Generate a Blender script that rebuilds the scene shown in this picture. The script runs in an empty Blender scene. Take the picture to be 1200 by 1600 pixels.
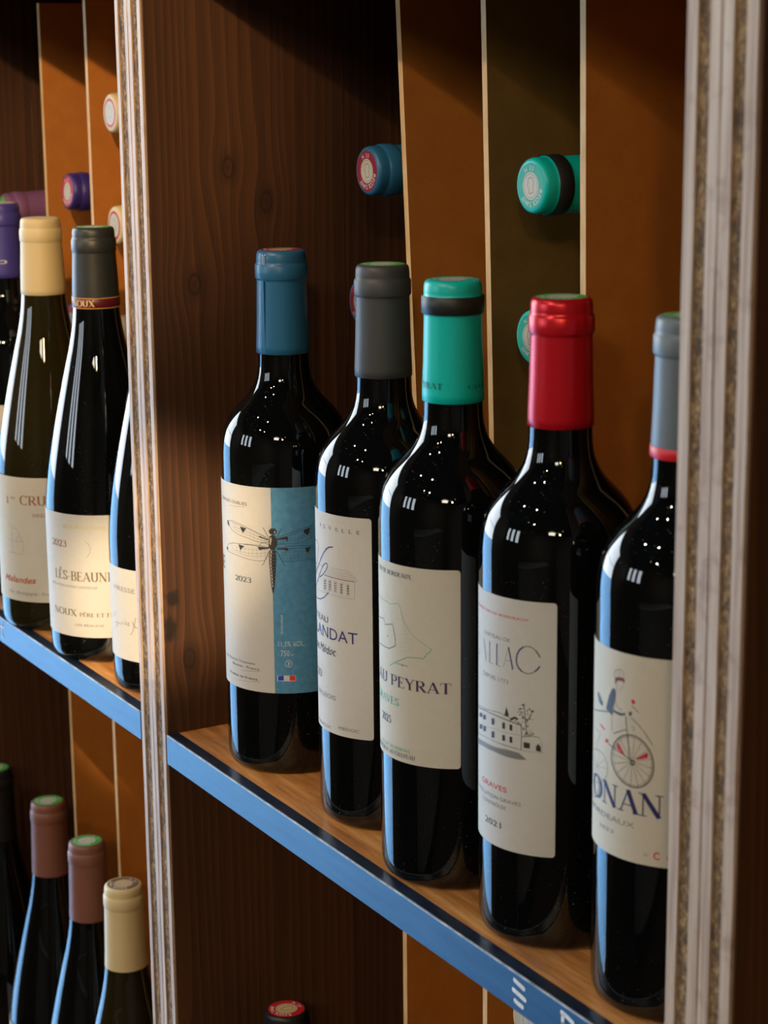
import bpy, bmesh, math, random
from mathutils import Vector, Matrix, noise
random.seed(7)
SC = bpy.context.scene
COL = SC.collection
PI = math.pi

# ---------------------------------------------------------------- camera
cam_d = bpy.data.cameras.new('camera'); cam = bpy.data.objects.new('camera', cam_d); COL.objects.link(cam)
cR = Vector((0.5018, 0.8649, -0.0098)); cU = Vector((-0.1867, 0.1194, 0.9751)); cF = Vector((-0.8446, 0.4875, -0.2214))
cam.matrix_world = Matrix(((cR.x, cU.x, -cF.x, 1.0240), (cR.y, cU.y, -cF.y, -0.4778), (cR.z, cU.z, -cF.z, 0.4108), (0, 0, 0, 1)))
cam_d.sensor_fit = 'VERTICAL'; cam_d.sensor_height = 36.0; cam_d.lens = 3164.8 * 36 / 1600
cam_d.clip_start = 0.05; cam_d.clip_end = 60
cam_d.dof.use_dof = True; cam_d.dof.focus_distance = 1.13; cam_d.dof.aperture_fstop = 16
SC.camera = cam

# ---------------------------------------------------------------- world, lights, exposure
world = bpy.data.worlds.new('world'); SC.world = world; world.use_nodes = True
bg = world.node_tree.nodes['Background']
bg.inputs['Color'].default_value = (0.80, 0.90, 1.0, 1); bg.inputs['Strength'].default_value = 8.6

def light(name, kind, loc, target, energy, color, size=0.05, spot=60, blend=0.4, sy=None):
    d = bpy.data.lights.new(name, kind); o = bpy.data.objects.new(name, d); COL.objects.link(o)
    o.location = loc; d.energy = energy; d.color = color
    o.rotation_euler = (Vector(target) - Vector(loc)).to_track_quat('-Z', 'Y').to_euler()
    if kind == 'SPOT':
        d.spot_size = math.radians(spot); d.spot_blend = blend; d.shadow_soft_size = size
    elif kind == 'AREA':
        d.shape = 'RECTANGLE'; d.size = size; d.size_y = sy or size
    else: d.shadow_soft_size = size
    return o
WARM = (1.0, 0.64, 0.30); NEUT = (1.0, 0.90, 0.78); SOFT = (1.0, 0.86, 0.68)
for pl, pt, w_, h_ in (((-1.66, -0.66, -0.05), (0, -0.66, -0.05), 1.24, 2.3), ((-0.83, -3.36, 0.90), (-0.83, 0, 0.90), 1.45, 1.0)):      # sky portals in the shop windows
    p = light('window_portal', 'AREA', pl, pt, 1, (1, 1, 1), w_, sy=h_)
    p.data.cycles.is_portal = True
WARM = (1.0, 0.64, 0.30); NEUT = (1.0, 0.90, 0.78); SOFT = (1.0, 0.86, 0.68)
for pl, pt in (((-2.46, -1.3, 0.15), (0, -1.3, 0.15)), ((-1.75, -4.56, 0.15), (-1.75, 0, 0.15))):      # sky portals in the two shop windows
    p = light('window_portal', 'AREA', pl, pt, 1, (1, 1, 1), 2.4 if pl[0] < -2 else 1.1, sy=2.8)
    p.data.cycles.is_portal = True
# spots of the ceiling track in front of the shelves, the last three added for their light: (x, y, z, aim, watts, colour, cone)
TRACK = [(0.62, -1.75, 1.55, (0.15, 0.1, 0.0), 30, SOFT, 75, .02),
         (0.25, -1.75, 1.55, (-0.45, 0.1, 0.16), 34, WARM, 34, .02),
         (-0.4, -1.05, 1.62, (-0.1, 0.0, -0.1), 6, NEUT, 60, .02),
         (0.25, -0.95, 1.62, (0.2, 0.0, -0.1), 5, NEUT, 60, .02),
         (2.05, -0.98, 1.30, (-0.08, -0.004, 0.112), 400, (1.0, 0.74, 0.45), 3.3, .02),  # narrow beam added to lay a warm patch on the side wall
         (2.90, -1.75, 1.50, (0.0, 0.2, 0.0), 36, WARM, 70, .07),  # wide soft spot added as fill on the divider faces
         (2.40, -1.55, 1.45, (-0.43, 0.10, 0.27), 190, WARM, 7.0, .03)]  # extra beam added to brighten the left unit's dividers
for i, (x, y, z, t, e, c, s, rr) in enumerate(TRACK):
    light('track_spot_light', 'SPOT', (x, y, z), t, e, c, rr, s, 0.5)
light('added_fill_light', 'AREA', (2.5, -2.3, 1.69), (1.6, -1.2, 0.0), 17, SOFT, .55)  # fill for the compartments from an added, unseen panel
SC.view_settings.view_transform = 'Standard'; SC.view_settings.look = 'None'
SC.view_settings.exposure = 0.22; SC.view_settings.gamma = 1.0; SC.view_settings.use_curve_mapping = False
SC.cycles.max_bounces = 8; SC.cycles.glossy_bounces = 4; SC.cycles.diffuse_bounces = 4
SC.cycles.caustics_reflective = False; SC.cycles.caustics_refractive = False
SC.cycles.sample_clamp_indirect = 6.0

# ---------------------------------------------------------------- helpers
def srgb(r, g, b):
    f = lambda c: ((c / 255 + 0.055) / 1.055) ** 2.4 if c > 10.3 else c / 255 / 12.92
    return (f(r), f(g), f(b), 1)
MATS = {}
def mat(name, col=None, rough=0.6, metal=0.0, spec=0.5, coat=0.0):
    if name in MATS: return MATS[name]
    m = bpy.data.materials.new(name); m.use_nodes = True
    b = m.node_tree.nodes['Principled BSDF']
    if col: b.inputs['Base Color'].default_value = col
    b.inputs['Roughness'].default_value = rough; b.inputs['Metallic'].default_value = metal
    b.inputs['Specular IOR Level'].default_value = spec; b.inputs['Coat Weight'].default_value = coat
    MATS[name] = m
    return m
class NT:
    def __init__(s, m): s.t = m.node_tree; s.b = s.t.nodes['Principled BSDF']
    def n(s, typ, **kw):
        x = s.t.nodes.new(typ)
        for k, v in kw.items():
            if k in x.inputs: x.inputs[k].default_value = v
            else: setattr(x, k, v)
        return x
    def l(s, a, b): s.t.links.new(a, b)
    def coord(s, scale):
        tc = s.n('ShaderNodeTexCoord'); mp = s.n('ShaderNodeMapping'); mp.inputs['Scale'].default_value = scale
        s.l(tc.outputs['Object'], mp.inputs['Vector']); return mp.outputs['Vector']
    def noise(s, vec, scale, detail=3, rough=0.55):
        x = s.n('ShaderNodeTexNoise'); x.inputs['Scale'].default_value = scale; x.inputs['Detail'].default_value = detail
        x.inputs['Roughness'].default_value = rough; s.l(vec, x.inputs['Vector']); return x.outputs['Fac']
    def ramp(s, fac, stops):
        r = s.n('ShaderNodeValToRGB'); e = r.color_ramp.elements
        while len(e) < len(stops): e.new(0.5)
        for q, (p_, c) in zip(e, stops): q.position = p_; q.color = c
        s.l(fac, r.inputs['Fac']); return r.outputs['Color']
    def mix(s, fac, a, b, mode='MIX'):
        x = s.n('ShaderNodeMix', data_type='RGBA', blend_type=mode)
        for v, i in ((fac, 0), (a, 6), (b, 7)):
            if hasattr(v, 'links'): s.l(v, x.inputs[i])
            else: x.inputs[i].default_value = v
        return x.outputs[2]
    def math(s, op, a, b=0.0, c=None):
        x = s.n('ShaderNodeMath', operation=op)
        for v, i in ((a, 0), (b, 1), (c, 2)):
            if v is None: continue
            if hasattr(v, 'links'): s.l(v, x.inputs[i])
            else: x.inputs[i].default_value = v
        return x.outputs[0]
    def bump(s, h, strength=0.2, dist=0.001):
        x = s.n('ShaderNodeBump'); x.inputs['Strength'].default_value = strength; x.inputs['Distance'].default_value = dist
        s.l(h, x.inputs['Height']); s.l(x.outputs['Normal'], s.b.inputs['Normal'])
    def base(s, c): s.l(c, s.b.inputs['Base Color'])
    def roughness(s, c): s.l(c, s.b.inputs['Roughness'])

def noisy(name, c1, c2, rough, scale=(60, 60, 60), sc=1.0, detail=4, bump=0.0, lo=0.35, hi=0.65, metal=0.0, spec=0.5, bd=0.001):
    m = mat(name, c1, rough, metal, spec); t = NT(m); v = t.coord(scale)
    f = t.noise(v, sc, detail); t.base(t.ramp(f, [(lo, c1), (hi, c2)]))
    if bump: t.bump(f, bump, bd)
    return m

def wood(name, dark, light, knots=(), rough=0.55, off=0.0, stains=()):
    """stained board: grain runs along Z, rings spread over Y; knots at (y, z)"""
    m = mat(name, dark, rough); t = NT(m)
    tc = t.n('ShaderNodeTexCoord'); sp = t.n('ShaderNodeSeparateXYZ'); t.l(tc.outputs['Object'], sp.inputs[0])
    y, z = sp.outputs[1], sp.outputs[2]
    ysh = t.math('ADD', y, off); kd = None
    for (ky, kz) in knots:
        dy = t.math('SUBTRACT', y, ky); dz = t.math('MULTIPLY', t.math('SUBTRACT', z, kz), 0.62)
        d = t.math('SQRT', t.math('ADD', t.math('MULTIPLY', dy, dy), t.math('MULTIPLY', dz, dz)))
        kd = d if kd is None else t.math('MINIMUM', kd, d)
        g = t.math('EXPONENT', t.math('MULTIPLY', t.math('MULTIPLY', d, d), -1 / (0.014 ** 2)))
        s_ = t.math('MULTIPLY', t.math('TANH' if False else 'SIGN', dy), 0.006)
        ysh = t.math('ADD', ysh, t.math('MULTIPLY', g, t.math('MULTIPLY', dy, -0.7)))
    cb = t.n('ShaderNodeCombineXYZ'); t.l(ysh, cb.inputs[1]); t.l(t.math('MULTIPLY', z, 0.035), cb.inputs[2])
    v = cb.outputs[0]
    wob = t.noise(v, 26, 2)
    ph = t.math('ADD', t.math('MULTIPLY', ysh, 145), t.math('MULTIPLY', wob, 6.0))
    ring = t.math('FRACT', ph)
    ring = t.math('POWER', ring, 2.2)
    cb2 = t.n('ShaderNodeCombineXYZ'); t.l(ysh, cb2.inputs[1]); t.l(t.math('MULTIPLY', z, 0.012), cb2.inputs[2])
    fib = t.noise(cb2.outputs[0], 1500, 2); big = t.noise(v, 14, 2)
    f = t.math('ADD', t.math('MULTIPLY', ring, 0.27), t.math('ADD', t.math('MULTIPLY', fib, 0.46), t.math('MULTIPLY', big, 0.55)))
    c = t.ramp(f, [(0.30, dark), (0.95, light)])
    if kd is not None:
        k = t.ramp(kd, [(0.0, (1, 1, 1, 1)), (0.0038, (0.35, 0.35, 0.35, 1)), (0.0052, (1, 1, 1, 1)), (0.0066, (0.7, 0.7, 0.7, 1)), (0.012, (0, 0, 0, 1))])
        # ramp positions span 0..1, so spread the distance first
        kk = t.math('MULTIPLY', kd, 25.0)
        k = t.ramp(kk, [(0.0, (0.6,) * 3 + (1,)), (0.06, (0.3,) * 3 + (1,)), (0.085, (0.75,) * 3 + (1,)), (0.12, (0.3,) * 3 + (1,)), (0.22, (0, 0, 0, 1))])
        c = t.mix(k, c, tuple(x * 0.35 for x in dark[:3]) + (1,))
    for (sy, sz, ry, rz) in stains:      # dark spots of spilled stain
        a = t.math('DIVIDE', t.math('SUBTRACT', y, sy), ry); b = t.math('DIVIDE', t.math('SUBTRACT', z, sz), rz)
        q = t.math('ADD', t.math('SQRT', t.math('ADD', t.math('MULTIPLY', a, a), t.math('MULTIPLY', b, b))), t.math('MULTIPLY', t.noise(tc.outputs['Object'], 160, 3), 0.9))
        c = t.mix(t.ramp(q, [(0.75, (.8, .8, .8, 1)), (1.0, (0, 0, 0, 1))]), c, (0.008, 0.006, 0.006, 1))
    t.base(c); t.bump(f, 0.12, 0.0006)
    return m

def link(name, me, parent=None):
    o = bpy.data.objects.new(name, me); COL.objects.link(o)
    if parent: o.parent = parent
    return o
def setp(o, label=None, cat=None, group=None, kind=None):
    if label: o['label'] = label
    if cat: o['category'] = cat
    if group: o['group'] = group
    if kind: o['kind'] = kind
    return o
def empty(name, loc=(0, 0, 0)):
    o = bpy.data.objects.new(name, None); COL.objects.link(o); o.location = loc; o.empty_display_size = 0.02
    return o
def mesh(name, verts, faces, mats, idx=None, smooth=False):
    me = bpy.data.meshes.new(name); me.from_pydata(verts, [], faces)
    for m in mats: me.materials.append(m)
    if idx: me.polygons.foreach_set('material_index', idx)
    if smooth: me.polygons.foreach_set('use_smooth', [True] * len(me.polygons))
    me.update(); return me
def box_me(name, a, b, m, bevel=0.0, seg=2):
    bm = bmesh.new(); bmesh.ops.create_cube(bm, size=1)
    for v in bm.verts: v.co = Vector([(a[i] + b[i]) / 2 + v.co[i] * (b[i] - a[i]) for i in range(3)])
    if bevel: bmesh.ops.bevel(bm, geom=bm.edges[:], offset=bevel, segments=seg, affect='EDGES', profile=0.5)
    me = bpy.data.meshes.new(name); bm.to_mesh(me); bm.free(); me.materials.append(m)
    return me
def box(name, a, b, m, parent=None, bevel=0.0, kind=None):
    o = link(name, box_me(name, a, b, m, bevel), parent)
    if kind: o['kind'] = kind
    return o
def lathe(name, prof, mats, seg=72, idx=None, cap=True):
    """prof: [(r, z)] bottom to top; idx: material per ring step"""
    vs, fs, mi = [], [], []
    for r, z in prof:
        for k in range(seg):
            a = 2 * PI * k / seg; vs.append((r * math.cos(a), r * math.sin(a), z))
    for i in range(len(prof) - 1):
        for k in range(seg):
            k2 = (k + 1) % seg
            fs.append((i * seg + k, i * seg + k2, (i + 1) * seg + k2, (i + 1) * seg + k)); mi.append(idx[i] if idx else 0)
    if cap:
        fs.append(tuple(reversed(range(seg)))); mi.append(idx[0] if idx else 0)
        fs.append(tuple((len(prof) - 1) * seg + k for k in range(seg))); mi.append(idx[-1] if idx else 0)
    return mesh(name, vs, fs, mats, mi, True)

# ---------------------------------------------------------------- materials
DARK, BROWN = srgb(46, 24, 12), srgb(108, 60, 30)
M_wall = wood('dark_stained_pine', srgb(44, 27, 16), srgb(106, 67, 39), [(0.0527, 0.3448), (0.0287, 0.2771), (0.0175, 0.0468), (0.0777, 0.3237)], stains=[(.007, .087, .012, .010), (.005, .068, .010, .016)])
M_wall2 = wood('dark_stained_pine_plain', srgb(42, 25, 15), srgb(98, 61, 35), [(0.05, -0.25), (0.2, 0.2)], off=0.37)
M_board = mat('shelf_pine', None, 0.42); t = NT(M_board); v = t.coord((9, 110, 60)); f = t.noise(v, 1.0, 6, 0.7); v2 = t.coord((1, 1, 1)); d = t.noise(v2, 900, 2); blot = t.noise(v2, 18, 3)
c = t.ramp(f, [(0.34, srgb(150, 92, 44)), (0.5, srgb(204, 138, 74)), (0.66, srgb(238, 180, 112))]); c = t.mix(t.ramp(blot, [(0.5, (0, 0, 0, 1)), (0.72, (0.35, 0.35, 0.35, 1))]), c, srgb(180, 160, 140))
c = t.mix(t.ramp(d, [(0.66, (0, 0, 0, 1)), (0.75, (0.6, 0.6, 0.6, 1))]), c, srgb(215, 200, 180)); t.base(c); t.bump(f, 0.15, 0.0005)
M_under = noisy('shelf_underside', srgb(60, 34, 18), srgb(92, 54, 30), 0.6, (7, 60, 60))
M_trimtop = noisy('trim_top_dark_reflection', srgb(14, 24, 44), srgb(30, 44, 66), 0.35, (40, 200, 200))  # dark reflection on the trim's top face, put into its colour
M_blue = mat('blue_gloss_paint', None, 0.38); t = NT(M_blue); v = t.coord((14, 60, 120)); f = t.noise(v, 1.0, 4)
c = t.ramp(f, [(0.3, srgb(14, 72, 120)), (0.75, srgb(32, 92, 142))]); t.base(c); t.bump(t.noise(t.coord((60, 60, 260)), 1.0, 3), 0.25, 0.0004)
M_edgehi = noisy('pale_edge_highlight', srgb(120, 140, 160), srgb(205, 210, 212), 0.5, (90, 90, 90))  # colour of the painted-in highlight along the trim's front edge
M_core = mat('particle_board', None, 0.85); t = NT(M_core); v = t.coord((1, 1, 0.6)); f = t.noise(v, 450, 4, 0.8); g = t.noise(v, 150, 3, 0.6); big = t.noise(v, 9, 2)
c = t.ramp(f, [(0.36, srgb(38, 27, 16)), (0.5, srgb(96, 72, 45)), (0.68, srgb(206, 170, 116))]); c = t.mix(0.35, c, t.ramp(g, [(0.35, srgb(60, 44, 28)), (0.65, srgb(176, 142, 98))]))
t.base(c); t.bump(f, 0.6, 0.0012)
M_ven = mat('pale_board_layer', None, 0.55); t = NT(M_ven); v = t.coord((300, 300, 9)); f = t.noise(v, 1.0, 4, 0.6); g = t.noise(t.coord((1, 1, 1)), 60, 4)
c = t.ramp(f, [(0.3, srgb(150, 122, 98)), (0.5, srgb(188, 164, 140)), (0.72, srgb(212, 194, 172))]); c = t.mix(t.ramp(g, [(0.56, (0, 0, 0, 1)), (0.7, (0.6, 0.6, 0.6, 1))]), c, srgb(150, 118, 92)); t.base(c); t.bump(f, 0.3, 0.0006)
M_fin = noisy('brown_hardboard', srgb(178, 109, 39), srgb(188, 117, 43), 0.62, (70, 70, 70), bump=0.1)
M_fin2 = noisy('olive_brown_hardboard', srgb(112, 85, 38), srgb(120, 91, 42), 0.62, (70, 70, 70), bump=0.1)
for m_ in (M_fin, M_fin2):
    t = NT(m_); sp = t.noise(t.coord((1, 1, 1)), 700, 2); prev = t.b.inputs['Base Color'].links[0].from_socket
    t.base(t.mix(t.ramp(sp, [(0.64, (0, 0, 0, 1)), (0.72, (0.25, 0.25, 0.25, 1))]), prev, srgb(60, 30, 12)))
M_finedge = noisy('sawn_hardboard_edge', srgb(226, 184, 128), srgb(240, 208, 158), 0.7, (200, 200, 60))
M_back = noisy('dark_back_board', srgb(30, 18, 10), srgb(44, 26, 14), 0.8, (10, 10, 10))

def glass_mat(name, col, dust=0.5):
    m = mat(name, col, 0.03, 0.0, 0.55); t = NT(m)
    v = t.coord((1, 1, 1)); s_ = t.noise(v, 1400, 1); reg = t.noise(v, 22, 2)
    k = t.math('MULTIPLY', t.math('GREATER_THAN', s_, 0.75), t.math('GREATER_THAN', reg, 0.47))
    t.base(t.mix(t.math('MULTIPLY', k, dust), col, srgb(150, 150, 145)))
    sm = t.noise(v, 9, 4)
    t.roughness(t.math('ADD', t.math('MULTIPLY', k, 0.4), t.math('MULTIPLY', t.math('MAXIMUM', t.math('SUBTRACT', sm, 0.45), 0.0), 0.12)))
    return m
M_glass = glass_mat('dark_bottle_glass', (0.0022, 0.0028, 0.0030, 1))
M_glass_olive = glass_mat('olive_bottle_glass', (0.016, 0.013, 0.0035, 1), 0.2)
M_glass_bare = glass_mat('dark_burgundy_glass', (0.0028, 0.0030, 0.0026, 1), 0.15)
PAPER = {}
def paper(name, c):
    m = noisy(name, c, tuple(x * 0.97 for x in c[:3]) + (1,), 0.72, (260, 260, 260), bump=0.06, bd=0.0003); return m
M_white = paper('label_paper', srgb(206, 204, 196)); M_white2 = paper('label_paper_cream', srgb(208, 202, 184)); M_bluep = noisy('label_blue_print', srgb(78, 142, 180), srgb(92, 156, 192), 0.6, (300, 300, 300))
INKC = {'ink': (52, 50, 52), 'teal': (52, 100, 110), 'white': (214, 220, 222), 'flagblue': (40, 70, 190), 'flagred': (236, 60, 50), 'bodyhi': (196, 190, 178), 'navy': (38, 40, 96),
        'violet': (56, 50, 112), 'blue': (58, 116, 180), 'maroon': (132, 62, 66), 'grey': (128, 126, 122), 'green': (70, 170, 140), 'palegreen': (158, 196, 176), 'plum': (66, 48, 84),
        'red': (206, 50, 70), 'darkslate': (74, 84, 98), 'brown': (150, 92, 52), 'orange': (184, 92, 50), 'olive': (196, 190, 130), 'olivedark': (106, 94, 58), 'captext': (10, 96, 84), 'gold': (222, 190, 130)}
def ink(n): return mat('ink_' + n, srgb(*INKC[n]), 0.6)

# ---------------------------------------------------------------- lettering: the built-in sans face, and a drawn roman face
def curve_polys(txt, bold=0.0):
    cu = bpy.data.curves.new('lettering', 'FONT'); cu.body = txt; cu.size = 1.0; cu.resolution_u = 3; cu.offset = bold
    ob = bpy.data.objects.new('lettering', cu); COL.objects.link(ob)
    dg = bpy.context.evaluated_depsgraph_get(); dg.update()
    me = bpy.data.meshes.new_from_object(ob.evaluated_get(dg))
    vs = [tuple(v.co[:2]) for v in me.vertices]; fs = [tuple(p_.vertices) for p_ in me.polygons]
    bpy.data.objects.remove(ob); bpy.data.curves.remove(cu); bpy.data.meshes.remove(me)
    return vs, fs
def bounds(vs): return min(v[0] for v in vs), max(v[0] for v in vs)
_cap = curve_polys('H'); CAPH = max(v[1] for v in _cap[0])

def arc(cx, cy, rx, ry, a0, a1, n=14):
    return [(cx + rx * math.cos(math.radians(a0 + (a1 - a0) * i / n)), cy + ry * math.sin(math.radians(a0 + (a1 - a0) * i / n))) for i in range(n + 1)]
TK, TN = 0.145, 0.05
G = {  # width, strokes (t thick, n thin, c broad-nib), serif centres
 'A': (.80, [('n', [(.10, 0), (.40, 1)]), ('t', [(.39, 1), (.70, 0)]), ('n', [(.19, .33), (.58, .33)])], [(.10, 0), (.70, 0)]),
 'B': (.68, [('t', [(.16, 0), (.16, 1)]), ('c', [(.16, .975), (.36, .975)] + arc(.36, .75, .19, .225, 90, -90) + [(.16, .525)]), ('c', [(.36, .525)] + arc(.38, .275, .22, .25, 90, -90) + [(.16, .025)])], [(.12, 0), (.12, 1)]),
 'C': (.78, [('c', arc(.42, .5, .34, .49, 42, 318, 22)), ('n', [(.68, .98), (.68, .76)])], []),
 'D': (.80, [('t', [(.16, 0), (.16, 1)]), ('c', [(.16, .975), (.34, .975)] + arc(.36, .5, .34, .475, 88, -88, 18) + [(.16, .025)])], [(.12, 0), (.12, 1)]),
 'E': (.64, [('t', [(.16, 0), (.16, 1)]), ('n', [(.16, .975), (.54, .975), (.55, .80)]), ('n', [(.16, .52), (.42, .52)]), ('n', [(.42, .62), (.42, .42)]), ('n', [(.16, .025), (.56, .025), (.58, .22)])], [(.12, 0), (.12, 1)]),
 'È': (.64, [('t', [(.16, 0), (.16, 1)]), ('n', [(.16, .975), (.54, .975), (.55, .80)]), ('n', [(.16, .52), (.42, .52)]), ('n', [(.16, .025), (.56, .025), (.58, .22)]), ('t', [(.24, 1.28), (.40, 1.10)])], [(.12, 0), (.12, 1)]),
 'F': (.60, [('t', [(.16, 0), (.16, 1)]), ('n', [(.16, .975), (.52, .975), (.53, .80)]), ('n', [(.16, .52), (.40, .52)])], [(.16, 0), (.12, 1)]),
 'G': (.80, [('c', arc(.42, .5, .34, .49, 42, 330, 22)), ('t', [(.66, .08), (.66, .42)])], [(.66, .42)]),
 'H': (.82, [('t', [(.16, 0), (.16, 1)]), ('t', [(.66, 0), (.66, 1)]), ('n', [(.16, .52), (.66, .52)])], [(.16, 0), (.16, 1), (.66, 0), (.66, 1)]),
 'I': (.34, [('t', [(.17, 0), (.17, 1)])], [(.17, 0), (.17, 1)]),
 'L': (.60, [('t', [(.16, 0), (.16, 1)]), ('n', [(.16, .025), (.52, .025), (.55, .24)])], [(.12, 0), (.16, 1)]),
 'N': (.84, [('n', [(.14, 0), (.14, 1)]), ('t', [(.14, 1), (.68, 0)]), ('n', [(.68, 0), (.68, 1)])], [(.14, 0), (.10, 1), (.68, 1)]),
 'O': (.86, [('c', arc(.43, .5, .35, .49, 0, 360, 28))], []),
 'P': (.66, [('t', [(.16, 0), (.16, 1)]), ('c', [(.16, .975), (.36, .975)] + arc(.36, .72, .22, .255, 90, -90) + [(.16, .465)])], [(.16, 0), (.12, 1)]),
 'R': (.76, [('t', [(.16, 0), (.16, 1)]), ('c', [(.16, .975), (.36, .975)] + arc(.36, .735, .21, .24, 90, -90) + [(.16, .495)]), ('t', [(.34, .5), (.66, .02)])], [(.16, 0), (.12, 1), (.70, 0)]),
 'S': (.60, [('c', [(.52, .80)] + arc(.31, .74, .20, .235, 20, 180, 10) + [(.14, .64), (.24, .55), (.38, .46), (.50, .36)] + arc(.31, .26, .21, .235, 10, -170, 10)), ('n', [(.53, .97), (.53, .74)]), ('n', [(.09, .05), (.09, .28)])], []),
 'T': (.74, [('t', [(.37, 0), (.37, 1)]), ('n', [(.06, .78), (.07, .975), (.67, .975), (.68, .78)])], [(.37, 0)]),
 'U': (.80, [('c', [(.16, 1), (.16, .34)] + arc(.40, .34, .24, .32, 180, 360) + [(.64, .34), (.64, 1)])], [(.16, 1), (.64, 1)]),
 'V': (.76, [('t', [(.10, 1), (.38, 0)]), ('n', [(.38, 0), (.66, 1)])], [(.10, 1), (.66, 1)]),
 'X': (.78, [('t', [(.12, 1), (.64, 0)]), ('n', [(.12, 0), (.62, 1)])], [(.12, 1), (.64, 0), (.12, 0), (.62, 1)]),
 'Y': (.74, [('t', [(.10, 1), (.37, .48)]), ('n', [(.64, 1), (.37, .48)]), ('t', [(.37, .5), (.37, 0)])], [(.10, 1), (.64, 1), (.37, 0)]),
 '0': (.58, [('c', arc(.29, .5, .21, .49, 0, 360, 24))], []),
 '1': (.40, [('t', [(.22, 0), (.22, 1)]), ('n', [(.22, .98), (.08, .82)])], [(.22, 0)]),
 '2': (.58, [('c', [(.10, .72)] + arc(.29, .75, .19, .23, 170, -20, 12) + [(.40, .48), (.10, .06)]), ('t', [(.08, .07), (.50, .07)]), ('n', [(.50, .05), (.52, .24)])], []),
 '3': (.56, [('c', arc(.27, .76, .18, .22, 150, -80, 12) + [(.26, .53)]), ('c', [(.26, .53)] + arc(.27, .27, .21, .26, 85, -155, 14))], []),
 '5': (.56, [('n', [(.15, .98), (.15, .52)]), ('t', [(.14, .93), (.46, .93)]), ('c', [(.15, .54)] + arc(.26, .32, .21, .30, 100, -145, 14))], []),
 '-': (.40, [('n', [(.08, .40), (.32, .40)])], []),
 ' ': (.36, [], [])}
def ribbon(pts, wid):
    """pts polyline, wid(i, dx, dy) -> width; quads"""
    vs, fs = [], []
    for i, (x, y) in enumerate(pts):
        a = pts[max(0, i - 1)]; b = pts[min(len(pts) - 1, i + 1)]
        dx, dy = b[0] - a[0], b[1] - a[1]; L = math.hypot(dx, dy) or 1e-9; w = wid(i, dx / L, dy / L) / 2
        vs += [(x - dy / L * w, y + dx / L * w), (x + dy / L * w, y - dx / L * w)]
        if i: k = 2 * i; fs.append((k - 2, k - 1, k + 1, k))
    return vs, fs
def roman(txt, tk=TK, tn=TN):
    vs, fs, x0 = [], [], 0.0
    for ch in txt:
        if ch not in G:
            cv, cf = curve_polys(ch); cv = [(a / CAPH, b / CAPH) for a, b in cv]
            if cv:
                l_, r_ = bounds(cv); k = len(vs); vs += [(a - l_ + x0 + .05, b) for a, b in cv]; fs += [tuple(i + k for i in f_) for f_ in cf]; x0 += r_ - l_ + .12
            else: x0 += .3
            continue
        w, st, se = G[ch]
        for kind, pts in st:
            wd = {'t': lambda i, a, b: tk, 'n': lambda i, a, b: tn, 'c': lambda i, a, b: tn + (tk - tn) * abs(b) ** 1.4}[kind]
            v_, f_ = ribbon(pts, wd); k = len(vs); vs += [(a + x0, b) for a, b in v_]; fs += [tuple(i + k for i in q) for q in f_]
        for sx, sy in se:
            k = len(vs); yy = .02 if sy < .5 else sy - .02
            vs += [(x0 + sx - .13, yy - .022), (x0 + sx + .13, yy - .022), (x0 + sx + .13, yy + .022), (x0 + sx - .13, yy + .022)]; fs.append((k, k + 1, k + 2, k + 3))
        x0 += w
    return vs, fs
def glyphs(txt, font):
    if font.startswith('serif'):
        tk, tn = (.165, .045) if font == 'serifhc' else (.20, .07) if font == 'serifb' else (TK, TN)
        if len(txt) and font == 'serif': tk, tn = .15, .055
        return roman(txt, tk, tn)
    vs, fs = curve_polys(txt, 0.02 if font.endswith('b') else 0.0)
    vs = [(a / CAPH, b / CAPH) for a, b in vs]
    if font.startswith('script'):
        vs = [(a + .32 * b, b + .05 * math.sin(a * 4)) for a, b in vs]
    return vs, fs

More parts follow.
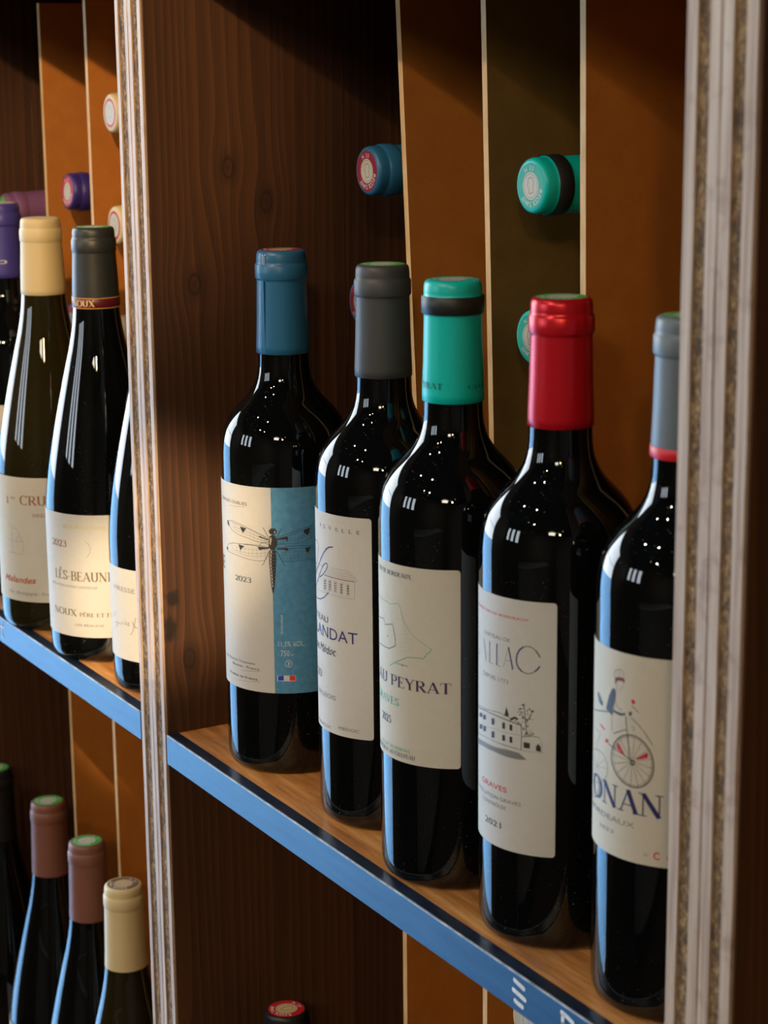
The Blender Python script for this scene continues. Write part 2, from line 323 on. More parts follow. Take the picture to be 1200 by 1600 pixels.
def build_print(name, items, r, parent):
    """flat print on a cylinder of radius r: item coordinates are mm round the bottle and mm up it"""
    V, F, MI, mats, names = [], [], [], [], []
    def put(vs, fs, col, lift=0.0, cut=True):
        if cut:      # slice wide shapes so that they follow the curve of the glass
            bm = bmesh.new(); bv = [bm.verts.new((a, b, 0)) for a, b in vs]
            for f_ in fs:
                try: bm.faces.new([bv[i] for i in f_])
                except ValueError: pass
            lo, hi = bounds(vs); u = math.floor(lo / 1.8) * 1.8 + 1.8
            while u < hi:
                bmesh.ops.bisect_plane(bm, geom=bm.verts[:] + bm.edges[:] + bm.faces[:], plane_co=(u, 0, 0), plane_no=(1, 0, 0)); u += 1.8
            bm.verts.index_update(); vs = [tuple(v.co[:2]) for v in bm.verts]; fs = [tuple(v.index for v in f_.verts) for f_ in bm.faces]; bm.free()
        if col not in names: names.append(col); mats.append(ink(col))
        k = len(V); R_ = r + 0.00010 + lift
        for u, z in vs:
            a = u / 1000 / r - PI / 2
            V.append((R_ * math.cos(a), R_ * math.sin(a), z / 1000))
        for f_ in fs: F.append(tuple(i + k for i in f_)); MI.append(names.index(col))
    n = 0
    for it in items:
        n += 1; lift = 0.00000 + n * 0.0000006
        if it[0] == 'T':
            _, full, vis, font, col, u0, u1, z0, h = it
            vv, _f = glyphs(vis, font); l_, r_ = bounds(vv); sx = (u1 - u0) / (r_ - l_)
            fv, ff = glyphs(full, font); R2 = bounds(fv)[1]
            if full != vis and not full.endswith(vis):       # the visible letters open the word
                i = full.find(vis); pre = glyphs(full[:i + len(vis)], font)[0]; R2 = bounds(pre)[1]
            put([(u1 + (a - R2) * sx, z0 + b * h) for a, b in fv], ff, col, lift)
        elif it[0] == 'S':
            pts = it[3:]; q = []
            for a, b in zip(pts, pts[1:]):
                m_ = max(1, int(math.hypot(b[0] - a[0], b[1] - a[1]) / 2.5))
                q += [(a[0] + (b[0] - a[0]) * j / m_, a[1] + (b[1] - a[1]) * j / m_) for j in range(m_)]
            q.append(pts[-1])
            v_, f_ = ribbon(q, lambda i, a, b: it[2]); put(v_, f_, it[1], lift, False)
        else:
            pts = it[2:]; bm = bmesh.new(); vv = [bm.verts.new((a, b, 0)) for a, b in pts]
            f0 = bm.faces.new(vv); bmesh.ops.triangulate(bm, faces=[f0]); bm.verts.index_update()
            put([tuple(v.co[:2]) for v in bm.verts], [tuple(v.index for v in f_.verts) for f_ in bm.faces], it[1], lift + 0.00001)
            bm.free()
    # make every face look outwards
    F2 = []
    for f_ in F:
        a, b, c_ = (Vector(V[i]) for i in (f_[0], f_[1], f_[2])); nn = (b - a).cross(c_ - a)
        F2.append(f_ if nn.dot(Vector((a.x, a.y, 0))) >= 0 else tuple(reversed(f_)))
    return link(name, mesh(name, V, F2, mats, MI), parent)

def build_label(r, u0, u1, z0, z1, m, parent, split=None, m2=None, name='label', cr=1.6, thick=0.00007):
    us = [u0, u0 + .3, u0 + .8, u0 + cr]; n = max(8, int((u1 - u0) / 1.6))
    us += [u0 + cr + (u1 - u0 - 2 * cr) * i / n for i in range(1, n)] + [u1 - cr, u1 - .8, u1 - .3, u1]
    if split: us = sorted(us + [split])
    vs, fs, mi = [], [], []
    R_ = r + thick
    for u in us:
        e = min(u - u0, u1 - u); dz = 0 if e >= cr else cr - math.sqrt(max(0, cr * cr - (cr - e) ** 2))
        a = u / 1000 / r - PI / 2
        for rr in (r - 0.0002, R_):
            vs.append((rr * math.cos(a), rr * math.sin(a), (z0 + dz) / 1000)); vs.append((rr * math.cos(a), rr * math.sin(a), (z1 - dz) / 1000))
    for i in range(len(us) - 1):
        k = 4 * i; j = k + 4; q = 1 if (split and us[i] >= split - 1e-6) else 0
        for f_ in ((k + 2, j + 2, j + 3, k + 3), (k + 3, j + 3, j + 1, k + 1), (k, j, j + 2, k + 2)): fs.append(f_); mi.append(q)
    fs += [(0, 2, 3, 1), tuple(4 * (len(us) - 1) + q for q in (0, 1, 3, 2))]; mi += [0, 1 if split else 0]
    return link(name, mesh(name, vs, fs, [m, m2 or m], mi), parent)

# ---------------------------------------------------------------- bottles
BORD = [(.0300, .0030), (.0345, .0004), (.0362, .0018), (.0372, .0050), (.0375, .0090), (.0375, .1740), (.0375, .1800), (.0374, .1860), (.0370, .1915), (.0362, .1965), (.0347, .2015), (.0324, .2060), (.0292, .2105), (.0256, .2145), (.0220, .2182), (.0190, .2222), (.0170, .2260), (.0157, .2300), (.0150, .2345), (.0147, .2400), (.0146, .2470)]
BURG = [(.0320, .0030), (.0370, .0004), (.0390, .0022), (.0402, .0065), (.0406, .0120), (.0406, .0870), (.0406, .0950), (.0404, .1030), (.0398, .1120), (.0386, .1230), (.0370, .1340), (.0348, .1460), (.0320, .1600), (.0290, .1740), (.0258, .1880), (.0227, .2010), (.0200, .2120), (.0180, .2220), (.0166, .2310), (.0158, .2400), (.0155, .2480)]
def smooth(pr, n=3):
    out = []
    for i in range(len(pr) - 1):
        p0, p1, p2, p3 = pr[max(0, i - 1)], pr[i], pr[i + 1], pr[min(len(pr) - 1, i + 2)]
        if i < 6: out.append(p1); continue
        for j in range(n):
            s = j / n; out.append(tuple(.5 * ((2 * b) + (-a + c) * s + (2 * a - 5 * b + 4 * c - d) * s * s + (-a + 3 * b - 3 * c + d) * s ** 3) for a, b, c, d in zip(p0, p1, p2, p3)))
    return out + [pr[-1]]
BODY = {}
def body_mesh(kind, glass):
    k = (kind, glass.name)
    if k not in BODY: BODY[k] = lathe('glass_body', smooth(BORD if kind == 'bordeaux' else BURG), [glass], 96)
    return BODY[k]
def cap_prof(zb, zt, rb=.0153, rm=.0141, rl=.0150, rt=.0140):
    h = zt
    return [(rb - .0003, zb), (rb, zb + .0002), (rb, zb + .004), (rb - .0006, zb + .020), (rm, h - .0172), (rm, h - .0166), (rl - .0002, h - .0160), (rl, h - .0153), (rl, h - .0085), (rl - .0004, h - .0078), (rt + .0001, h - .0070), (rt + .0002, h - .0060), (rt, h - .0026), (rt - .0005, h - .0010), (rt - .0014, h - .0002), (rt - .0024, h)]
CAPS = {}
def capmat(name, c, rough=0.38, metal=0.0):
    if name in MATS: return MATS[name]
    m = mat(name, c, rough, metal, 0.5); t = NT(m)
    f = t.noise(t.coord((1, 1, .3)), 160, 3); g = t.noise(t.coord((30, 30, 300)), 1.0, 2); t.bump(t.math('ADD', f, t.math('MULTIPLY', g, .4)), 0.22, 0.0005); return m
def ring_text(txt, rad, h, a0, step):
    V, F = [], []
    for i, ch in enumerate(txt):
        if ch == ' ': continue
        vs, fs = curve_polys(ch, 0.01)
        if not vs: continue
        l_, r_ = bounds(vs); a = a0 - i * step; k = len(V)
        for x, y in vs:
            xx = (x - (l_ + r_) / 2) / CAPH * h; yy = rad + y / CAPH * h
            V.append((xx * math.sin(a) + yy * math.cos(a), -xx * math.cos(a) + yy * math.sin(a)))
        F += [tuple(j + k for j in f_) for f_ in fs]
    return V, F
RING_RECOLTANT = None
def disc(parent, zt, outer, inner, mark, text=True, ro=.0116, ri=.0070):
    """printed seal on the capsule top: ring, pale centre, profile mark, ring lettering"""
    global RING_RECOLTANT
    n = 40; vs, fs, mi = [], [], []
    mats = [outer, inner, mark, ink('white')]
    for r, z in ((ro, zt + .00002), (ro - .0002, zt + .00012), (ri, zt + .00012)):
        vs += [(r * math.cos(2 * PI * k / n), r * math.sin(2 * PI * k / n), z) for k in range(n)]
    for j in range(2):
        for k in range(n): fs.append((j * n + k, j * n + (k + 1) % n, (j + 1) * n + (k + 1) % n, (j + 1) * n + k)); mi.append(0)
    fs.append(tuple(2 * n + k for k in range(n))); mi.append(1)
    def flat(v2, f2, z, q):
        k = len(vs); vs.extend((a, b, z) for a, b in v2)
        for f_ in f2:
            a, b, c_ = (v2[i] for i in f_[:3]); s_ = (b[0] - a[0]) * (c_[1] - a[1]) - (b[1] - a[1]) * (c_[0] - a[0])
            fs.append(tuple(i + k for i in (f_ if s_ > 0 else reversed(f_)))); mi.append(q)
    prof = [(-.0012, -.004), (-.0014, -.0015), (-.0030, .0004), (-.0022, .0010), (-.0024, .0030), (-.0008, .0042), (.0018, .0040), (.0030, .0018), (.0022, -.0006), (.0026, -.0030)]
    v_, f_ = ribbon(prof + [prof[0]], lambda i, a, b: .0004); flat(v_, f_, zt + .00018, 2)
    v_, f_ = ribbon(arc(0, 0, .0060, .0060, 0, 360, 30), lambda i, a, b: .00022); flat(v_, f_, zt + .00018, 2)
    if text:
        if RING_RECOLTANT is None:
            a_ = ring_text('RECOLTANT', .0078, .0026, math.radians(-15), math.radians(-15) * -1); b_ = ring_text('N 33', .0078, .0022, math.radians(120), math.radians(14))
            k = len(a_[0]); RING_RECOLTANT = (a_[0] + b_[0], a_[1] + [tuple(i + k for i in q) for q in b_[1]])
        flat(*RING_RECOLTANT, zt + .00018, 3)
    return link('capsule_seal', mesh('capsule_seal', vs, fs, mats, mi), parent)

def bottle(kind, loc, h, label, group, glass, cap, zb, seal=None, text=True, cat='wine bottle', lie=None, band=None, body=None, rb=None):
    """cap: material; zb: lower rim of the capsule; lie: tilt in degrees when the bottle lies with its neck to the front"""
    root = empty('wine_bottle', loc); setp(root, label, cat, group)
    link('glass_body', body_mesh(kind, glass), root)
    burg = kind == 'burgundy'; rb = rb or (.0160 if burg else .0153)
    key = (kind, round(h, 4), cap.name, zb, rb)
    if key not in CAPS: CAPS[key] = lathe('capsule', cap_prof(zb, h, rb, .0146 if burg else .0142, .0151, .0141), [cap], 64)
    c = link('capsule', CAPS[key], root)
    if seal: disc(c, h, seal[0], seal[1], seal[2], text and len(seal) == 3, *seal[3:])
    if band:
        z0, z1, r0, bm_ = band
        b = link('capsule_band', lathe('capsule_band', [(r0 - .0003, z0), (r0, z0 + .0003), (r0, z1 - .0003), (r0 - .0003, z1)], [bm_], 64, cap=False), c)
    if lie is not None: root.rotation_euler = (PI / 2 - math.radians(lie), 0, 0)
    return root, c
def lying(kind, x, y_lip, z, h, *a, tilt=0.0, **k):
    """bottle on its side: h is its height, the top stands at (x, y_lip, z)"""
    ang = math.radians(tilt)
    loc = (x, y_lip + h * math.cos(ang), z - h * math.sin(ang))
    return bottle(kind, loc, h, *a, lie=tilt, **k)

# ---------------------------------------------------------------- the room
FZ = -1.30; CZ = 1.75; XL, XR, YF, YB = -1.7, 4.4, -3.4, 0.46
M_plaster = noisy('warm_grey_plaster', srgb(150, 138, 124), srgb(164, 152, 138), 0.85, (6, 6, 6), bump=0.1)
M_floor = wood('shop_floor_wood', srgb(70, 48, 32), srgb(112, 80, 54), rough=0.5)
M_ceil = noisy('dark_ceiling_paint', srgb(48, 46, 46), srgb(56, 54, 53), 0.8, (5, 5, 5))
M_frame = mat('white_window_frame', srgb(205, 208, 210), 0.45)
M_pave = noisy('blue_painted_street_paving', srgb(98, 154, 200), srgb(118, 168, 210), 0.85, (3, 3, 3))
box('floor', (XL, YF, FZ - .1), (XR, YB, FZ), M_floor, kind='structure')
box('ceiling', (XL, YF, CZ), (XR, YB, CZ + .1), M_ceil, kind='structure')
box('wall_back', (XL, YB, FZ), (XR, YB + .1, CZ), M_plaster, kind='structure')
box('wall_right', (XR, YF, FZ), (XR + .1, YB + .1, CZ), M_plaster, kind='structure')
WY0, WY1, WZ0, WZ1 = -1.32, -0.01, FZ + .02, 1.12      # shop window in the left wall
FW = [(-1.55, -1.20), (-1.00, -.65), (-.45, -.10)]; FW0, FW1 = .40, 1.40      # three small high windows in the front wall
wf = box('wall_front', (-.10, YF - .1, FZ), (XR + .1, YF, CZ), M_plaster, kind='structure')
for a, b in (((XL - .1, YF - .1, FZ), (-.10, YF, FW0)), ((XL - .1, YF - .1, FW1), (-.10, YF, CZ)), ((XL - .1, YF - .1, FW0), (-1.55, YF, FW1)), ((-1.20, YF - .1, FW0), (-1.00, YF, FW1)), ((-.65, YF - .1, FW0), (-.45, YF, FW1))):
    box('wall_section', a, b, M_plaster, wf)
wl = box('wall_left', (XL - .1, WY1, FZ), (XL, YB + .1, CZ), M_plaster, kind='structure')
for a, b in (((XL - .1, YF, FZ), (XL, WY0, CZ)), ((XL - .1, WY0, WZ1), (XL, WY1, CZ)), ((XL - .1, WY0, FZ), (XL, WY1, WZ0))):
    box('wall_section', a, b, M_plaster, wl)
wn = box('window_1', (XL - .075, WY0, WZ0), (XL - .025, WY0 + .05, WZ1), M_frame, kind='structure')
for a, b in (((XL - .075, WY1 - .05, WZ0), (XL - .025, WY1, WZ1)), ((XL - .075, WY0 + .05, WZ0), (XL - .025, WY1 - .05, WZ0 + .04)), ((XL - .075, WY0 + .05, WZ1 - .05), (XL - .025, WY1 - .05, WZ1)),
             ((XL - .07, WY0 + .05, .40), (XL - .03, WY1 - .05, .415))):
    box('window_bar', a, b, M_frame, wn)
M_pane = mat('window_pane_glass', (1, 1, 1, 1)); nt = M_pane.node_tree
tr = nt.nodes.new('ShaderNodeBsdfTransparent'); gl = nt.nodes.new('ShaderNodeBsdfGlossy'); gl.inputs['Roughness'].default_value = 0.02
mx = nt.nodes.new('ShaderNodeMixShader'); lw = nt.nodes.new('ShaderNodeFresnel'); lw.inputs['IOR'].default_value = 1.45
nt.links.new(lw.outputs[0], mx.inputs[0]); nt.links.new(tr.outputs[0], mx.inputs[1]); nt.links.new(gl.outputs[0], mx.inputs[2]); nt.links.new(mx.outputs[0], nt.nodes['Material Output'].inputs['Surface'])
for c, d in ((WZ0 + .04, .40), (.415, WZ1 - .05)): box('window_pane', (XL - .052, WY0 + .05, c), (XL - .048, WY1 - .05, d), M_pane, wn)
for q, (a, b) in enumerate(FW):
    wm = box('window_%d' % (q + 2), (a, YF - .075, FW0), (a + .03, YF - .025, FW1), M_frame, kind='structure')
    for e, f in (((b - .03, YF - .075, FW0), (b, YF - .025, FW1)), ((a + .03, YF - .075, FW0), (b - .03, YF - .025, FW0 + .03)), ((a + .03, YF - .075, FW1 - .03), (b - .03, YF - .025, FW1))): box('window_bar', e, f, M_frame, wm)
    box('window_pane', (a + .03, YF - .052, FW0 + .03), (b - .03, YF - .048, FW1 - .03), M_pane, wm)
box('ground', (-18, -18, FZ - .25), (6, 8, FZ - .105), M_pave, kind='structure')
M_metal = mat('black_lamp_metal', srgb(24, 24, 26), 0.4, 0.6)
for i, (x, y, z, tg, e, c, s, rr) in enumerate(TRACK):
    d = (Vector(tg) - Vector((x, y, z))).normalized()
    r = empty('track_spotlight', (x, y, z)); setp(r, ['black spotlight under the ceiling, right of the shelves', 'black spotlight under the ceiling above the left shelves', 'black spotlight near the shelf front, aimed at the blue capsule bottle', 'black spotlight near the shelf front, aimed at the teal capsule bottle', 'added black spotlight to the right of the shelves, beaming a patch onto the side wall', 'added black fill spotlight farthest to the right of the shelves', 'added black spotlight to the right, brightening the left shelf dividers'][i], 'spotlight', 'spotlights under the ceiling')
    q = (-d).to_track_quat('Z', 'Y').to_matrix().to_4x4()
    me = lathe('lamp_housing', [(.032, -.012), (.034, -.012), (.036, .03), (.036, .10), (.030, .115), (.012, .118)], [M_metal], 32, cap=False); me.transform(q); link('lamp_housing', me, r)
    M_bulb = mat('lit_bulb_%s' % ('warm' if c is WARM else 'neutral'), (1, 1, 1, 1)); bb = M_bulb.node_tree.nodes['Principled BSDF']
    bb.inputs['Emission Color'].default_value = c + (1,); bb.inputs['Emission Strength'].default_value = 12
    me = lathe('bulb', [(.004, .006), (.020, .008), (.026, .016), (.020, .026)], [M_bulb], 24); me.transform(q); link('bulb', me, r)
    tz = CZ - z; link('lamp_arm', box_me('lamp_arm', (-.006, -.006, .03), (.006, .006, tz), M_metal), r)
cl = empty('added_fill_lamp', (2.5, -2.3, 1.71)); setp(cl, 'added square fill panel hanging at the ceiling across the room', 'ceiling lamp')  # fixture made up to carry the fill light
box('lamp_frame', (-.31, -.31, .0), (.31, .31, .035), M_metal, cl, .004); box('hanger', (-.02, -.02, .03), (.02, .02, CZ - 1.71), M_metal, cl)
M_pan = mat('lit_fill_panel', (1, 1, 1, 1)); bb = M_pan.node_tree.nodes['Principled BSDF']; bb.inputs['Emission Color'].default_value = SOFT + (1,); bb.inputs['Emission Strength'].default_value = 4
box('diffuser', (-.28, -.28, -.004), (.28, .28, .001), M_pan, cl)
# a counter and a low display across the shop, seen only as reflections in the glass
ct = empty('shop_counter', (1.2, -2.7, FZ)); setp(ct, 'long pale shop counter across the room facing the shelves', 'counter')
box('counter_body', (-1.1, -.3, 0), (1.1, .3, .95), M_plaster, ct, .01); box('counter_top', (-1.15, -.34, .95), (1.15, .34, .99), M_frame, ct, .006); box('plinth', (-1.05, -.25, -.0), (1.05, .31, .08), M_metal, ct)

# ---------------------------------------------------------------- shelving units
D = 0.42                                  # depth of the compartments
ZB, ZT = FZ, 0.98
XA0, XA1, XB1 = -.1143, -.0960, -.0774    # left post: right side of the left unit, left side of the middle unit
XC0, XC1, XD1 = .4213, .4412, .4613
def layer(name, x0, x1, y0, seed, parent, wav=.0006, m=None):
    """one ply of a panel: straight sheet whose front edge wanders a little"""
    rnd = random.Random(seed); n = 90; vs, fs = [], []
    for i in range(n + 1):
        z = ZB + (ZT - ZB) * i / n
        w0 = abs(noise.noise(Vector((seed, z * 9, 0)))) * wav; w1 = -abs(noise.noise(Vector((seed + 7, z * 11, 3)))) * wav * 1.6; yy = y0 + noise.noise(Vector((seed, 5, z * 30))) * .0002
        vs += [(x0 + w0, yy, z), (x1 + w1, yy, z), (x1, yy + .004, z), (x1, D, z), (x0, D, z), (x0, yy + .004, z)]
        if i:
            k = 6 * (i - 1); j = 6 * i
            for q in range(6): fs.append((k + q, k + (q + 1) % 6, j + (q + 1) % 6, j + q))
    fs += [tuple(range(6))[::-1], tuple(6 * n + q for q in range(6))]
    o = link(name, mesh(name, vs, fs, [m or M_ven]), parent); return o
def side_panel(unit, x0, x1, f, seed, lining):
    """board side: pale outer plies round a particle core, dark stained planks inside"""
    p = box('side_panel', (x0 + f, .0009, ZB), (x1 - f, D, ZT), M_core, unit)
    layer('pale_layer', x0, x0 + f, .0, seed, p); layer('pale_layer', x1 - f, x1, .0, seed + 20, p)
    for s, ma, mb in lining:
        xa = x1 if s > 0 else x0
        for (y0, y1, m) in ((.0015, .131, ma), (.1318, D, mb)):
            box('side_plank', (min(xa, xa + s * .0012), y0, ZB), (max(xa, xa + s * .0012), y1, ZT), m, p)
    return p
def unit(label, xi0, xi1, dz, fins):
    u = empty('wine_shelf', ((xi0 + xi1) / 2, .2, ZB)); setp(u, label, 'shelf'); return u
def shelf(u, x0, x1, zt, chalk=None):
    b = box('shelf_board', (x0, .0090, zt - .0186), (x1, D, zt), M_board, u)
    tr = link('shelf_trim', box_me('shelf_trim', (x0, .0, zt - .0190), (x1, .0088, zt + .0004), M_blue, .0006, 1), u)
    me = tr.data; me.materials.append(M_trimtop)
    for p_ in me.polygons:
        if p_.normal.z > .8: p_.material_index = 1
    link('edge_highlight', box_me('edge_highlight', (x0 + .002, -.00012, zt - .0003), (x1 - .002, .0007, zt + .00055), M_edgehi), tr)  # highlight on the trim's edge, built as a thin pale strip
    return b, tr
def fin(u, x0, x1, z0, z1, m, yf=.105):
    """hardboard divider from the floor of a compartment: x0 at the foot, x1 at the top"""
    t_ = .0023; vs = []
    for (x, z) in ((x0, z0), (x1, z1)):
        vs += [(x - t_, yf, z), (x + t_, yf, z), (x + t_, D - .002, z), (x - t_, D - .002, z)]
    fs = [(0, 1, 5, 4), (1, 2, 6, 5), (2, 3, 7, 6), (3, 0, 4, 7), (3, 2, 1, 0), (4, 5, 6, 7)]
    return link('divider_panel', mesh('divider_panel', vs, fs, [m, M_finedge], [1, 0, 0, 0, 0, 0]), u)

root_parts = []
PITCH = .4887
def place(o, u):          # parts are modelled in world space; parent them to the unit's empty without moving them
    o.matrix_parent_inverse = Matrix.Translation(u.location).inverted()
units = {}
for key, label, x0, x1, dz, zl in (
        ('left', 'tall wine shelf on the left holding burgundy bottles, blue shelf edges', -.6130, XA0, .0037, -.485),
        ('middle', 'middle wine shelf of dark stained wood with five bordeaux bottles', XB1, XC0, 0.0, -.480),
        ('right', 'wine shelf right of the thick raw post, mostly out of frame', XD1, .960, 0.0, -.4887)):
    u = unit(label, x0, x1, dz, None); units[key] = u; made = []
    if key == 'left':
        made.append(side_panel(u, -.6312, -.6130, .0045, 1, [(1, M_wall2, M_wall2)])); made.append(side_panel(u, XA0, XA1, .0045, 2, [(-1, M_wall2, M_wall2)]))
        fx = [(-.517, -.517), (-.422, -.422), (-.330, -.330), (-.236, -.236)]; lx = fx
    elif key == 'middle':
        made.append(side_panel(u, XA1 + .0006, XB1, .0045, 3, [(1, M_wall, M_wall2)])); made.append(side_panel(u, XC0, XC1, .0064, 4, [(-1, M_wall2, M_wall2)]))
        fx = [(.0655, .034), (.138, .121), (.218, .209), (.300, .296), (.372, .372)]; lx = [(.0345, .0345), (.1245, .1245), (.212, .212), (.300, .300)]
    else:
        made.append(side_panel(u, XC1 + .0006, XD1, .0064, 5, [(1, M_wall2, M_wall2)])); made.append(side_panel(u, .9600, .9790, .0064, 6, [(-1, M_wall2, M_wall2)]))
        fx = [(.56, .56), (.66, .66), (.76, .76), (.86, .86)]; lx = fx
    for zt in (PITCH + dz, dz, zl, zl - PITCH):
        b, tr = shelf(u, x0 + .0013, x1 - .0013, zt); made += [b, tr]
        if zt == dz: units[key + '_trim'] = tr
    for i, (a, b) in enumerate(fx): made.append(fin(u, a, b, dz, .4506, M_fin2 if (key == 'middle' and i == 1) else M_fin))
    for a, b in lx: made.append(fin(u, a, b, zl, dz - .020, M_fin))
    made.append(box('back_panel', (x0 - .001, D, ZB), (x1 + .001, D + .006, ZT), M_back, u))
    made.append(box('top_board', (x0 + .0013, .0, ZT - .02), (x1 - .0013, D, ZT), M_under, u))
    for o in made: place(o, u)
# white chalk marks on the blue shelf edges
M_chalk = noisy('chalk_marker', srgb(214, 220, 224), srgb(236, 240, 242), 0.8, (300, 300, 300))
def chalk(parent, strokes, w):
    for pts in strokes:
        a, b = Vector(pts[0]), Vector(pts[1]); d = (a - b).normalized() * w * .35; pts = [tuple(a + d)] + list(pts)
        a, b = Vector(pts[-1]), Vector(pts[-2]); d = (a - b).normalized() * w * .35; pts = pts + [tuple(a + d)]; n = len(pts)
        v_, f_ = ribbon(pts, lambda i, a, b: w * (.55 if i in (0, n - 1) else 1.0))
        link('chalk_mark', mesh('chalk_mark', [(x, -.00025, z) for x, z in v_], [tuple(reversed(q)) for q in f_], [M_chalk]), parent)
chalk(units['middle_trim'], [[(.3115, -.0035), (.3150, -.0042), (.3195, -.0048)], [(.3105, -.0086), (.3150, -.0092), (.3205, -.0099)], [(.3120, -.0135), (.3150, -.0140), (.3185, -.0142)]] +
      [[(.349, -.0035), (.3535, -.0040), (.358, -.0050)], [(.350, -.0050), (.350, -.013)], [(.350, -.0090), (.356, -.0095)], [(.364, -.004), (.368, -.015), (.372, -.004)]], .0024)
chalk(units['left_trim'], [[(x, z + .0037) for x, z in s_] for s_ in ([(-.3960, -.004), (-.3965, -.015)], [(-.3930, -.0145), (-.3895, -.0150), (-.3870, -.0110), (-.3900, -.0085), (-.3935, -.0110), (-.3930, -.0145)],
      [(-.3800, -.0070), (-.3835, -.0065), (-.3840, -.0095), (-.3800, -.0115), (-.3805, -.0145), (-.3845, -.0150)], [(-.3720, -.0030), (-.3735, -.0080), (-.3730, -.0140), (-.3690, -.0145)], [(-.3775, -.0068), (-.3690, -.0060)])], .0013)

